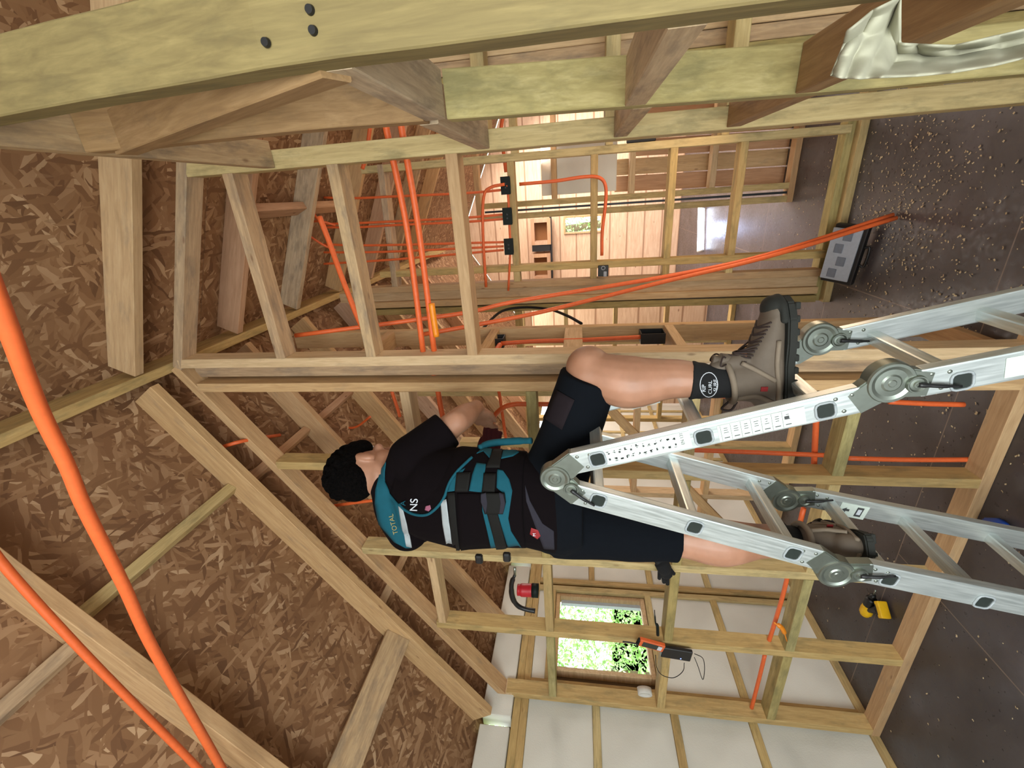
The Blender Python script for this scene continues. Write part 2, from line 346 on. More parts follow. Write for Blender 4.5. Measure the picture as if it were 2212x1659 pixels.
# outside: lawn, trees
box('lawn', (-16, 4, -.35), (26, 30, .1), 'lawn')['kind'] = 'structure'
box('lawn', (0, 18, -.35), (60, 18, .1), 'lawn')['kind'] = 'structure'
def tree(loc, h, r, seed, label):
    t = thing('tree', loc, label, 'tree', 'trees outside the windows'); rd = random.Random(seed)
    obj('trunk', tubebm([(0, 0, -.3), (.1, .05, h*.3), (0, -.05, h*.65), (.1, 0, h*.9)], [.16, .1, .05], 8), 'bark', t, True, mtx=Matrix.Translation(loc))
    bm = bmesh.new()
    for k in range(9000):
        a, z = rd.uniform(0, 6.283), rd.uniform(.02, 1); rr = r*math.sqrt(rd.random())*(1.1-.45*z); p = Vector((math.cos(a)*rr, math.sin(a)*rr, z*h))
        s = rd.uniform(.025, .065); q = Matrix.Rotation(rd.uniform(0, 6), 3, Vector((rd.uniform(-1, 1), rd.uniform(-1, 1), rd.uniform(-1, 1))).normalized())
        bm.faces.new([bm.verts.new(p+q @ Vector(c)*s) for c in ((-.9, 0, 0), (0, -.4, .1), (1, 0, 0), (0, .4, .1))])
    obj('crown', bm, 'foliage', t, mtx=Matrix.Translation(loc))
tree((-6.6, 4.2, -.3), 4.0, 1.7, 1, 'leafy tree outside the left window, filling its lower part'); tree((-9.2, 8.4, -.3), 4.8, 2.0, 2, 'leafy tree outside the left window, behind the nearer one')
tree((-.9, 12.2, -.3), 4.2, 2.2, 3, 'leafy tree outside the small far window')
# ---------------------------------------------------------------- roof timbers
def rafter(xa, xb, fz, Y0, mat, label, d=.138, z0=ZT):
    A, B = Vector((xa, Y0+.0225, fz(xa, z0))), Vector((xb, Y0+.0225, fz(xb, z0))); dr = (B-A).normalized()
    nrm = Vector((0, 1, 0)).cross(dr); nrm = nrm if nrm.z < 0 else -nrm
    o = stick('rafter', A+nrm*d/2, B+nrm*d/2, (0, 1, 0), .045, d, mat)
    return tag(o, label, 'rafter')
rafter(RX-.105, XL+.0, zl, .76, 'pine_warm', 'nearest left rafter, crossing the upper left behind two orange conduits')
rafter(RX-.105, XL+.0, zl, 1.55, 'pine_warm', 'left rafter just in front of the sloping top plate of the partition')
for k, yy in enumerate((2.17, 2.75, 3.35, 3.95, 4.55, 5.15)):
    rafter(RX-.105, XL+.0, zl, yy, ['pine_warm', 'pine_warm', 'pine_pink'][k % 3], 'left rafter beyond the partition, %s behind it' % ['first', 'second', 'third', 'fourth', 'fifth', 'sixth'][k])
rafter(RX+.082, XR+.1, zr, 1.53, 'pine_warm', 'nearest right rafter, thick and level across the top, meeting the ridge', .128)
for k, yy in enumerate((2.17, 2.75, 3.35, 3.95, 4.55, 5.15)):
    rafter(RX+.082, XR+.1, zr, yy, ['pine_pink', 'pine_grey', 'pine_warm'][k % 3], 'right rafter over the doorway, %s behind the partition' % ['first', 'second', 'third', 'fourth', 'fifth', 'sixth'][k], .128)
tag(stick('ridge_board', (RX, .5, 3.70), (RX, 6.5, 3.70), (1, 0, 0), .045, .2, 'pine_yellow'), 'pale ridge board running overhead from the camera to the partition peak', 'ridge board')
def purlin(x, y0, y1, fz, label, mat='pine_grey', d=.045, w=.045):
    z = fz(x, ZT); nz = -d/2/math.cos(math.atan(SL))
    return tag(stick('roof_batten', (x, y0, z+nz-.002), (x, y1, z+nz-.002), (1, 0, -SL) if x < RX else (1, 0, SR), w, d, mat), label, 'batten')
purlin(P(510, 1055, 'Y', 1.55).x, .807, 1.548, zl, 'short roof batten between the two nearest left rafters', 'pine_yellow')
purlin(P(510, 1055, 'Y', 1.55).x-.05, .05, .758, zl, 'short roof batten in front of the nearest left rafter')
xk = P(885, 1378, 'Y', 1.55).x
b_ = purlin(xk, .807, 1.548, zl, 'deep roof block with a dark shadowed face, low on the left slope', 'pine_grey', .138)
for y0, y1, n in ((1.60, 2.168, 'just past the partition'), (2.217, 2.748, 'second bay past the partition'), (2.797, 3.348, 'third bay past the partition')):
    purlin(-1.25, y0, y1, zl, 'pale roof batten on the left slope, upper row, '+n, 'pine_pink'); purlin(-2.1, y0, y1, zl, 'pale roof batten on the left slope, lower row, '+n, 'pine_warm')
    if y0 > 2: purlin(.02, y0, y1, zr, 'roof block on the right slope, '+n, 'pine_pink', .09)
# ---------------------------------------------------------------- timber wall frames
class Frame:
    """timbers of one flat wall frame; axis X: lies along X at depth c, axis Y: lies along Y at x = c"""
    def __init__(s, name, axis, c, loc, label, d=.09, mat='pine_yellow'):
        s.ax, s.c, s.d, s.mat = axis, c, d, mat; s.root = thing(name, loc, label, 'wall frame')
    def pt(s, u, z, o=0): return (u, s.c+o, z) if s.ax == 'X' else (s.c+o, u, z)
    def side(s): return (1, 0, 0) if s.ax == 'X' else (0, 1, 0)
    def stud(s, u, z0, z1, w=.045, mat=None, name='stud', o=0, d=None):
        return stick(name, s.pt(u, z0, o), s.pt(u, z1, o), s.side(), w, d or s.d, mat or s.mat, s.root)
    def rail(s, u0, u1, z0, z1=None, h=.045, mat=None, name='nogging', o=0, d=None):
        A, B = Vector(s.pt(u0, z0, o)), Vector(s.pt(u1, z0 if z1 is None else z1, o)); sd = (0, 1, 0) if s.ax == 'X' else (1, 0, 0)
        return stick(name, A, B, sd, d or s.d, h, mat or s.mat, s.root)
Z = 3.582
def zp(x): return (zl(x, Z) if x < RX else zr(x, Z))-.027
A = Frame('partition_frame', 'X', 1.749, (RX, 1.749, 0), 'gabled timber partition frame the man on the ladder works at', mat='pine_yellow')
A.rail(-2.9, 1.55, .0225, name='bottom_plate', mat='pine_warm')
A.rail(-2.9, RX, zl(-2.9, Z), Z, name='top_plate', mat='pine_warm')
A.rail(RX, 1.55, Z-.02, zr(1.55, Z), name='top_plate', mat='pine_grey')
A.rail(XL-.0, -2.86, 2.1, 2.1, name='packer', mat='pine_warm')
sx = [-2.875, -2.293, -1.745, -1.195]
for x in sx: A.stud(x, .045, zp(x)-.004)
A.stud(-.629, .045, zp(-.629), .045, 'pine_warm'); A.stud(-.69, .045, zp(-.69), .062, 'pine_grey', o=.03, d=.03); A.stud(-.754, .045, zp(-.754), .045, 'pine_warm'); A.stud(-.69, .045, zp(-.69), .062, 'pine_grey', o=.065, d=.03)
bays = [(-2.852, -2.316), (-2.27, -1.768), (-1.722, -1.218), (-1.172, -.777)]
for i, (a, b) in enumerate(bays):
    for z in (.573, 1.181, 1.824): A.rail(a, b, z+(.035 if i == 3 and z > 1.8 else 0), mat='pine_green' if (i+int(z*3)) % 3 else 'pine_yellow')
A.rail(-2.27, -1.768, 2.455, mat='pine_warm'); A.rail(-1.172, -.777, 2.437, mat='pine_warm'); A.rail(-1.722, -1.218, 2.6, mat='pine_grey')
A.stud(.188, .045, zp(.188), .066, 'pine_yellow')
A.rail(-.606, .155, 2.1, h=.045, mat='pine_warm', name='door_head'); A.rail(-.606, .155, 2.56, mat='pine_grey'); A.rail(-.606, .155, 3.0, mat='pine_grey')
for x in (1.08, 1.5): A.stud(x, .045, zp(x), mat='pine_warm')
for z in (.6, 1.16, 1.54, 1.98): A.rail(.222, 1.057, z, mat='pine_yellow')
for k in range(3): stick('stack_stud', (.40+.047*k, 1.93, .0), (.40+.047*k, 1.93, 2.7), (1, 0, 0), .045, .09, ['pine_green', 'pine_grey', 'pine_warm'][k], A.root)
# pipe hole nailed packers: screws in studs are added with the near post
# wing frame behind the left door jamb
Wg = Frame('wing_frame', 'Y', -.695, (-.695, 2.0, 0), 'short timber frame behind the doorway jamb holding two black flush boxes', mat='pine_warm')
Wg.rail(1.80, 2.29, .0225, name='bottom_plate'); Wg.stud(1.823, .045, 3.3, mat='pine_grey'); Wg.stud(2.267, .045, 3.3)
for z in (1.2, 2.1, 2.7): Wg.rail(1.846, 2.244, z)
Wg.rail(1.846, 2.244, 1.68, h=.09, d=.045, o=.02)
# right-hand frame beside the camera, running towards the partition
R_ = Frame('side_frame', 'Y', .205, (.205, 1.1, 0), 'near timber frame at the right with a big screwed post and weathered noggings', mat='pine_green')
pz = [(.605, 0), (.605, 2.785)]
def bow1(p): k = max(0, p.z-2.0); return (0, .125*k, 0)
o = stick('near_post', (.205, .600, 0), (.205, .600, 2.83), (0, 1, 0), .045, .09, 'pine_post', R_.root, bow=bow1)
for (px, py) in ((668, 20), (675, 65), (573, 91)):
    q = P(px, py, 'Y', .5762)
    bm = bmesh.new(); bmesh.ops.create_cone(bm, cap_ends=True, segments=16, radius1=.0055, radius2=.0045, depth=.004, matrix=Matrix.Translation(q) @ Matrix.Rotation(math.pi/2, 4, 'X'))
    obj('screw_head', bm, 'black_plastic', o)
def bow2(p): return (0, .0 if p.z > 2.2 else min(.19, .165*(2.2-p.z)), 0)
stick('stud', (.205, 1.02, 0), (.205, 1.02, 1.925), (0, 1, 0), .045, .09, 'pine_green', R_.root, bow=bow2); stick('stud', (.205, 1.02, 1.975), (.205, 1.02, 2.785), (0, 1, 0), .045, .09, 'pine_brown', R_.root, bow=bow2)
R_.rail(.05, 1.70, 2.81, name='head_plate', mat='pine_grey')
for z, m_, e in ((1.95, 'pine_grey', 1.04), (1.53, 'pine_grey', 1.105), (1.175, 'pine_brown', 1.16)): R_.rail(.623, e, z, mat=m_); R_.rail(e+.048, 1.70, z+(.03 if z > 1.7 else -.02), mat=m_)
stick('brace', PY(720, 128, .635)+Vector((.02, 0, 0)), (.195, 1.04, 2.72), (1, 0, 0), .085, .045, 'pine_brown', R_.root)
R_.rail(.628, 1.062, .25, mat='pine_warm', h=.09)
# frame at the back of the first bay (with the conduits dropping to three boxes)
B = Frame('back_frame', 'X', 3.185, (-.2, 3.185, 0), 'timber frame seen through the doorway with three black boxes on a nogging', mat='pine_yellow')
B.rail(-.78, .28, .0225, name='bottom_plate', mat='pine_yellow'); B.rail(-.78, .28, .068, name='bottom_plate', o=.05, mat='pine_green')
for x, m_ in ((-.755, 'pine_green'), (-.70, 'pine_warm'), (-.585, 'pine_warm'), (-.47, 'pine_yellow'), (.235, 'pine_yellow')): B.stud(x, .09, 3.3 if x < -.5 else 3.12, mat=m_)
B.stud(-.642, .09, 3.5, .07, 'pine_warm', o=.01, d=.05)
for z in (.66, 1.066, 1.55, 2.09): B.rail(-.447, .212, z); B.rail(-.562, -.493, z)
B.rail(-.562, .26, 3.02, 2.98, mat='pine_grey', name='top_plate')
B.rail(.258, 1.5, 2.06, mat='pine_yellow'); B.rail(.258, 1.5, 1.46); B.rail(.258, 1.5, .78); B.rail(.258, 1.5, .0225, name='bottom_plate')
for x in (.80, .9, 1.0, 1.5): B.stud(x, .045, 2.75, .05 if x < 1.4 else .045, 'pine_warm')
B2 = Frame('back_frame', 'X', 3.185, (-2.2, 3.185, 0), 'timber frame beyond the partition on the left, seen under the man', mat='pine_warm')
B2.rail(-2.9, -1.42, .0225, name='bottom_plate')
for x in (-2.875, -2.4, -1.93, -1.45): B2.stud(x, .045, zl(x, 3.5), mat='pine_yellow' if x > -2 else 'pine_warm')
for a, b in ((-2.852, -2.423), (-2.377, -1.953), (-1.907, -1.473)):
    for z in (.62, 1.2, 1.8): B2.rail(a, b, z)
B2.rail(-1.427, -.78, 2.1, name='door_head', mat='pine_yellow')
stick('brace', (-2.84, 3.12, .3), (-1.48, 3.12, 1.5), (0, 1, 0), .03, .07, 'pine_warm', B2.root)
# third frame, right of the far opening
D = Frame('far_frame', 'X', 4.0, (.3, 4.0, 0), 'far timber frame with a black strip along its doorway stud', mat='pine_warm')
D.rail(-.18, 1.55, .0225, name='bottom_plate'); D.rail(-.18, 1.55, 2.5, name='top_plate')
for x in (-.155, -.06, .42, .95, 1.5): D.stud(x, .045, 2.48, mat='pine_yellow' if x < 0 else 'pine_warm')
for z in (.61, 1.226, 1.85): D.rail(-.037, .397, z); D.rail(.443, .927, z); D.rail(.973, 1.477, z)
box('black_strip', (-.108, 3.985, 1.25), (.016, .05, 2.4), 'black_strip', D.root)
D2 = Frame('far_frame', 'X', 4.9, (-1.8, 4.9, 0), 'timber frame deep in the house on the left with diagonal stringers', mat='pine_yellow')
D2.rail(-2.9, -1.1, .0225, name='bottom_plate'); D2.rail(-2.9, -1.1, 2.3, name='top_plate')
for x in (-2.6, -2.1, -1.6, -1.12): D2.stud(x, .045, 2.28)
for z in (.7, 1.25, 1.8): D2.rail(-2.58, -2.12, z); D2.rail(-2.08, -1.62, z); D2.rail(-1.58, -1.14, z)
# stored boards and foam sheets leaning behind the far frame
for k in range(5):
    z1 = (1.35, 1.55, 1.2, 1.62, 1.42)[k]
    tag(stick('board', (.02+.13*k, 4.2, .0), (.04+.13*k, 4.12, z1), (1, 0, 0), .12, .02, ['pine_pink', 'pine_warm'][k % 2]), 'loose board leaning behind the far frame, %s from the left' % ['first', 'second', 'third', 'fourth', 'fifth'][k], 'board', 'boards leaning behind the far frame')
tag(box('foam_sheet', (.2, 4.075, 1.65), (.42, .03, .62), 'foam_insulation', None, .004), 'white foam sheet standing behind the far frame nogging', 'foam sheet')
# shelf unit and dark door edge in front of the far lining
cs = thing('cupboard_frame', (P(1170, 565, 'Y', 7.6).x, 7.6, 1.5), 'small pale open cupboard hung on the far lining beside the window', 'cupboard')
for (a, b, c, d) in ((1150, 470, 1190, 528), (1150, 545, 1190, 602)):
    q, r = P(a, d, 'Y', 7.9), P(c, b, 'Y', 7.9)
    xc, zc, sx_, sz_ = (q.x+r.x)/2, (q.z+r.z)/2, abs(r.x-q.x), abs(q.z-r.z)
    for ox, oz, w, h in ((0, sz_/2-.03, sx_, .06), (0, -sz_/2+.03, sx_, .06), (-sx_/2+.03, 0, .06, sz_-.12), (sx_/2-.03, 0, .06, sz_-.12)):
        box('cupboard_rail', (xc+ox, 7.87, zc+oz), (w, .25, h), 'pine_pink', cs)
    box('cupboard_back', (xc, 7.93, zc), (sx_-.12, .02, sz_-.12), 'cardboard', cs)
q, r = P(1193, 604, 'Y', 7.8), P(1193, 465, 'Y', 7.8)
box('dark_rail', ((q.x+r.x)/2, 7.78, q.z), (abs(q.x-r.x), .04, .035), 'black_strip', cs)
q, r = P(1150, 536, 'Y', 7.8), P(1190, 536, 'Y', 7.8)
box('dark_rail', (q.x, 7.78, (q.z+r.z)/2), (.11, .04, abs(q.z-r.z)), 'black_strip', cs)
# inner lining of the middle rooms
tag(box('wall_middle', (-2.0, 5.9, 1.15), (1.75, .02, 2.3), 'lining_board'), kind='structure')
# shavings
bm = bmesh.new(); rd = random.Random(3)
def chip(x, y, s):
    q = Matrix.Rotation(rd.uniform(0, 6.28), 3, 'Z'); n = rd.choice((2, 3)); w = s*rd.uniform(.4, .8); rs = []
    for i in range(n+1):
        a = (i/n-.5)*rd.uniform(.6, 1.6); rs.append((Vector((math.sin(a)*s, -w/2, (1-math.cos(a))*s*.8+.002)), Vector((math.sin(a)*s, w/2, (1-math.cos(a))*s*.8+.003))))
    vs = [(bm.verts.new(q @ a+Vector((x, y, .001))), bm.verts.new(q @ b+Vector((x, y, .001)))) for a, b in rs]
    for (a, b), (c, d) in zip(vs, vs[1:]): bm.faces.new((a, b, d, c))
for k in range(1900):
    c = rd.choice(((-.25, 2.72, .22), (-.1, 2.55, .22), (.1, 2.5, .3), (-.35, 2.35, .25), (-.2, 3.5, .45), (.05, 2.9, .3), (-1.0, 2.0, .5), (-.5, 1.9, .6), (-1.7, 1.4, .7), (-.4, 2.6, 1.2)))
    x, y = rd.gauss(c[0], c[2]), rd.gauss(c[1], c[2])
    if XL+.1 < x < 1.5 and y > .6 and not 1.68 < y < 1.82 and not 3.12 < y < 3.25 and not 3.93 < y < 4.07: chip(x, y, rd.uniform(.003, .012))
tag(obj('wood_shavings', bm, 'pale_shaving'), 'pale wood shavings scattered over the dark floor', 'shavings', kind='stuff')
# ---------------------------------------------------------------- orange conduits (pixel, depth) points
def cond(pts, r, label, mat='orange_conduit', group=None, name='conduit', cat='conduit'):
    out = []
    for p in pts:
        if len(p) == 3 and isinstance(p[2], str): out.append(P(p[0], p[1], p[2][0], float(p[2][1:])))
        elif len(p) == 4: out.append(Vector(p[:3]))
        else: out.append(PY(*p))
    return tube(name, out, r, mat, label=label, cat=cat, group=group)
cond([(-40, 560, .45), (12, 692, .47), (81, 874, .50), (145, 1006, .52), (184, 1100, .53), (266, 1262, .56), (337, 1413, .58), (475, 1653, .62), (520, 1740, .64)], .0115, 'thick orange conduit sweeping past the camera, crossing the two nearest timbers')
cond([(-60, 1110, .62), (0, 1211, .62), (162, 1390, .63), (290, 1521, .64), (421, 1653, .65), (500, 1740, .65)], .0105, 'orange conduit in the left corner, running alongside the nearest rafter')
cond([(-40, 1105, .95), (0, 1087, 1.0), (145, 1043, 1.17), (277, 1012, 1.32), (435, 979, 1.60), (523, 953, 1.68), (604, 940, 1.98)], .0095, 'thin orange conduit under the roof sheet, poking through the sloping top plate')
cond([(-.62, 1.765, 2.34, 0), PY(880, 500, 1.765).to_tuple()+(0,), PY(835, 280, 1.765).to_tuple()+(0,), PY(824, 200, 1.765).to_tuple()+(0,)], .0125, 'upper of two level orange conduits crossing the doorway head')
cond([(-.62, 1.77, 2.29, 0), PY(905, 500, 1.77).to_tuple()+(0,), PY(868, 280, 1.77).to_tuple()+(0,), PY(858, 200, 1.77).to_tuple()+(0,)], .0125, 'lower of two level orange conduits crossing the doorway head')
cond([PY(943, 727, 1.755).to_tuple()+(0,), PY(937, 690, 1.757).to_tuple()+(0,), PY(932, 655, 1.76).to_tuple()+(0,)], .0135, 'yellow-orange coupling sleeve on the lower doorway conduit, by the jamb', 'yellow_orange')
cond([(690, 468, 2.02), (712, 525, 2.0), (735, 590, 1.96), (768, 675, 1.9), (785, 712, 1.87)], .0125, 'thick orange conduit stub slanting behind the doorway cripple timbers')
fl = P(1929, 464, 'Z', .012); st = PY(637, 725, 1.93)
def lerp(px, t): return P(px[0], px[1], 'Y', st.y+(fl.y-st.y)*t)
cond([st.to_tuple()+(0,), lerp((990, 678), .3).to_tuple()+(0,), lerp((1115, 651), .42).to_tuple()+(0,), lerp((1440, 597), .66).to_tuple()+(0,), lerp((1657, 550), .80).to_tuple()+(0,), fl.to_tuple()+(0,)], .011, 'long loose orange conduit slanting through the doorway down to the floor, upper one')
f2 = P(1936, 471, 'Z', .012)
def lerp2(px, t): return P(px[0], px[1], 'Y', 1.9+(f2.y-1.9)*t)
cond([lerp2((916, 722), .22).to_tuple()+(0,), lerp2((1027, 702), .32).to_tuple()+(0,), lerp2((1173, 673), .45).to_tuple()+(0,), lerp2((1440, 607), .66).to_tuple()+(0,), lerp2((1657, 555), .80).to_tuple()+(0,), f2.to_tuple()+(0,)], .011, 'long loose orange conduit slanting through the doorway down to the floor, lower one')
# drops to the three boxes on the back frame
for k, (ys_, lab) in enumerate((((427, 428, 424, 417, 410), 'right-hand box'), ((484, 482, 478, 470, 463), 'middle box, upper strand'), ((491, 491, 486, 479, 473), 'middle box, lower strand'), ((528, 530, 529, 525, 523), 'left box, right strand'), ((545, 545, 543, 536, 532), 'left box, middle strand'), ((570, 566, 560, 547, 540), 'left box, left strand'))):
    xs = (700, 770, 860, 1010, 1088)
    cond([(x, y_, 3.10+.012*(k % 3)) for x, y_ in zip(xs, ys_)], .008, 'orange conduit dropping from the roof into the '+lab)
cond([(640, 480, 3.0), (690, 478, 3.02), (725, 487, 3.06)], .008, 'short orange conduit end looping off the roof frame, upper'); cond([(642, 498, 3.0), (665, 508, 3.0), (700, 530, 3.05), (725, 540, 3.08)], .008, 'short orange conduit end looping off the roof frame, lower')
cond([(682, 375, 2.9), (676, 420, 2.92), (678, 460, 2.95), (690, 478, 3.0)], .009, 'orange conduit curving down the back of the first right rafters')
cond([(1095, 400, 3.09), (1098, 430, 3.1), (1100, 480, 3.1), (1102, 540, 3.1), (1098, 628, 3.1)], .008, 'orange conduit running level through all three black boxes')
cond([(1090, 398, 3.06), (1060, 405, 3.06), (1045, 425, 3.06), (1043, 500, 3.06), (1050, 620, 3.06)], .010, 'orange conduit bending out of the right-hand box and running level above')
cond([(1122, 398, 3.12), (1200, 391, 3.12), (1262, 382, 3.12), (1295, 384, 3.12), (1308, 402, 3.12), (1308, 440, 3.12), (1301, 500, 3.12), (1300, 552, 3.12)], .011, 'orange conduit leaving the right-hand box downward and bending to the switch box')
cond([(1088, 240, 3.4), (1082, 285, 3.4), (1088, 330, 3.4), (1093, 372, 3.4)], .013, 'orange conduit passing behind the doorway trimmer stud')
cond([(800, 270, 2.2), (792, 330, 2.2), (783, 365, 2.2)], .009, 'short orange conduit hanging beside the right trimmer stud')
cond([(708, 140, 2.6), (702, 185, 2.6), (698, 232, 2.6)], .009, 'orange conduit glimpsed above the long brace on the right')
# wing frame boxes and pipes
X_ = 'X-0.66'
cond([(1082, 742, X_), (1160, 737, X_), (1245, 735, X_), (1330, 731, X_), (1385, 728, X_)], .0105, 'orange conduit joining the two black boxes of the wing frame')
cond([(1060, 766, 'X-0.7'), (1120, 765, 'X-0.7'), (1228, 763, 'X-0.7')], .009, 'lower orange conduit of the wing frame')
cond([(1225, 738, 'X-0.69'), (1227, 750, 'X-0.69'), (1228, 764, 'X-0.69')], .009, 'short orange cross piece of the wing frame conduits')
cond([(1080, 745, X_), (1072, 757, X_), (1066, 768, X_)], .0125, 'short orange stub entering the upper wing frame box')
cond([(1010, 762, 'X-0.69'), (1025, 735, 'X-0.74'), (1052, 700, 'X-0.75'), (1085, 672, 'X-0.75'), (1130, 664, 'X-0.74'), (1185, 668, 'X-0.73'), (1225, 682, 'X-0.72'), (1256, 699, 'X-0.72')], .009, 'black flexible cable arching above the wing frame', 'rubber', name='cable', cat='cable')
# partition conduits on the left
yp = 1.80
cond([(1270, 874, yp), (1139, 873, yp), (1114, 873, yp), (1089, 879.5, yp), (1070, 896, yp), (1063.5, 915, yp), (1070, 950, yp), (1085, 990, yp)], .0115, 'orange conduit bending round beside his hands')
cond([(935, 800, yp), (946, 845, yp), (956, 898, yp), (975, 960, yp)], .0125, 'thick orange conduit dropping behind his forearm')
cond([(1074, 830, 2.3), (1079, 853, 2.3), (1086, 900, 2.3), (1093, 949, 2.3)], .0095, 'thin orange conduit seen past the bend beside his hands')
cond([(846, 845, 2.0), (858, 880, 2.0), (864, 900, 2.0)], .009, 'orange conduit end in the upper bay beside the jamb')
cond([(722, 912, 2.5), (745, 923, 2.5), (770, 922, 2.5), (800, 900, 2.5)], .008, 'loose orange conduit end curling under the roof above his head')
cond([(700, 1072, 2.0), (712, 1063, 2.0), (735, 1045, 2.0)], .009, 'short orange conduit behind his head, upper'); cond([(706, 1095, 1.9), (760, 1087, 1.9), (830, 1078, 1.9)], .009, 'orange conduit behind his neck pointing at the roof')
cond([(1490, 972, yp), (1600, 976, yp), (1700, 980, yp), (1795, 984, yp)], .0105, 'level orange conduit in the lower partition bays, upper length'); cond([(1832, 990, yp), (1950, 993, yp), (2060, 993, yp), (2138, 992, yp)], .0105, 'vertical orange conduit ending on the bottom plate, lower length')
cond([(1765, 868, yp+.03), (1762, 930, yp+.03), (1758, 1012, yp+.03)], .0125, 'orange conduit crossing the level one behind the ladder')
cond([(1540, 855, 1.86), (1620, 857, 1.86), (1740, 860, 1.86)], .0105, 'orange conduit behind the boot on the right'); cond([(1920, 868, 1.84), (2000, 872, 1.84), (2082, 874, 1.84)], .011, 'orange conduit end lying behind the near ladder hinge')
cond([(1736, 1098, 1.84), (1728, 1130, 1.84)], .012, 'orange conduit stub behind the left boot')
cond([(1706, 1225, 1.76), (1690, 1290, 1.76), (1672, 1350, 1.76), (1660, 1388, 1.76)], .0105, 'orange conduit through the lower left bays, first length'); cond([(1652, 1415, 1.76), (1640, 1465, 1.76), (1622, 1535, 1.76)], .0105, 'orange conduit through the lower left bays, second length')
cond([(1612, 1562, 1.80), (1625, 1600, 1.78), (1640, 1635, 1.70), (1655, 1675, 1.55)], .0105, 'orange conduit curving away along the foam panels at the bottom corner')
def fbox(px, py, ax, v, s, label, mat='box_green_black'):
    c = P(px, py, ax, v); t = thing('flush_box', c, label, 'electrical box')
    w = .006; sx, sy, sz = s
    mt = Matrix.Translation(c)
    bm = boxbm(sx, sy, sz, .003)
    obj('box_body', bm, mat, t, mtx=mt)
    o = obj('box_rim', prism([(-sx/2-.004, -sz/2-.004), (sx/2+.004, -sz/2-.004), (sx/2+.004, sz/2+.004), (-sx/2-.004, sz/2+.004)], .003, Matrix.Rotation(math.pi/2, 4, 'X')), mat, t, mtx=Matrix.Translation(c-Vector((0, sy/2, 0))))
    for dx in (-.012, .012):
        bm = bmesh.new(); bmesh.ops.create_cone(bm, cap_ends=True, segments=12, radius1=.006, radius2=.005, depth=.002, matrix=Matrix.Rotation(math.pi/2, 4, 'X'))
        obj('knockout', bm, 'black_plastic', t, mtx=Matrix.Translation(c-Vector((dx, sy/2+.002, 0))))
    return t
for (px, py), n in zip(((1093, 401), (1097, 467), (1100, 532)), ('right-hand', 'middle', 'left-hand')):
    fbox(px, py, 'Y', 3.11, (.10, .05, .055), n+' black flush box of three on the back frame nogging')
def openbox(px, py, ax, v, s, label):
    c = P(px, py, ax, v); t = thing('flush_box', c, label, 'electrical box'); sx, sy, sz = s; bm = bmesh.new(); w = .004
    for ce, sz_ in (((-sx/2, 0, 0), (w, sy, sz)), ((0, -sy/2, 0), (sx, w, sz)), ((0, sy/2, 0), (sx, w, sz)), ((0, 0, -sz/2), (sx, sy, w)), ((0, 0, sz/2), (sx, sy, w))):
        boxbm(*sz_, bm=bm, mtx=Matrix.Translation(ce))
    obj('box_body', bm, 'black_plastic', t, mtx=Matrix.Translation(c)); return t
openbox(1077, 737, 'X', -.685, (.05, .075, .06), 'open black flush box at the upper end of the wing frame')
openbox(1408, 726, 'X', -.665, (.05, .085, .11), 'long open black flush box at the lower end of the wing frame')
t = thing('switch_box', PY(1303, 585, 3.12), 'black switch bracket with a ring hanging on the back frame', 'electrical box')
box('box_body', PY(1303, 585, 3.12), (.075, .02, .07), 'black_plastic', t, .003)
bm = bmesh.new(); pts = [PY(1303, 579, 3.10)+Vector((math.cos(a)*.012, 0, math.sin(a)*.012)) for a in [k*math.pi/6 for k in range(13)]]
obj('ring', tubebm(pts, .0025, 6), 'clear_grey', t, True); box('tag_plate', PY(1307, 592, 3.105), (.035, .006, .022), 'clear_grey', t, .002)
tag(box('black_strap', PY(1385, 300, 3.945), (.05, .02, .22), 'black_plastic', None, .006), 'black strap hanging on the right room frame', 'strap')
# LED batten standing on the far floor
a_, b_ = P(1515, 452, 'Z', .06), P(1513, 540, 'Z', .06)
lm = thing('led_lamp', (a_+b_)/2, 'glowing blue-white tube lamp lying on the far floor', 'lamp')
obj('lamp_tube', tubebm([a_, b_], .042, 16), 'lamp_glow', lm, True)
for p_ in (a_, b_): d_ = (b_-a_).normalized()*(.012 if p_ is b_ else -.012); obj('end_cap', tubebm([p_, p_+d_*2], .045, 16), 'white_plastic', lm, True)
l = bpy.data.lights.new('led_glow', 'POINT'); l.energy = 6; l.color = (.45, .6, 1); l.shadow_soft_size = .1
o = bpy.data.objects.new('led_glow', l); COL.objects.link(o); o.location = (a_+b_)/2+Vector((0, -.12, .12)); o['kind'] = 'helper'
# ---------------------------------------------------------------- small things
# screw case leaning on the bottom plate
c0 = P(1848, 548, 'Z', .03); t = thing('screw_case', c0, 'grey and black parts case lying on the floor in the doorway', 'tool case')
rot = Matrix.Rotation(math.radians(-8), 3, 'Z') @ Matrix.Rotation(math.radians(42), 3, 'X')
M0 = rot.to_4x4(); M0.translation = c0+Vector((0, .0, .055))
obj('case_body', boxbm(.34, .17, .045, .008, 2), 'black_plastic', t, mtx=M0)
obj('clear_lid', boxbm(.30, .15, .012, .004, 2), 'clear_grey', t, mtx=M0 @ Matrix.Translation((-.0, .012, .028)))
for k in range(4):
    obj('divider', boxbm(.052, .045, .006, .002), 'case_dark', t, mtx=M0 @ Matrix.Translation((-.11+.073*k, .03-.03*(k % 2), .036)))
obj('handle', tubebm([(-.05, -.085, 0), (-.05, -.11, 0), (.05, -.11, 0), (.05, -.085, 0)], .007, 8), 'black_plastic', t, True, mtx=M0)
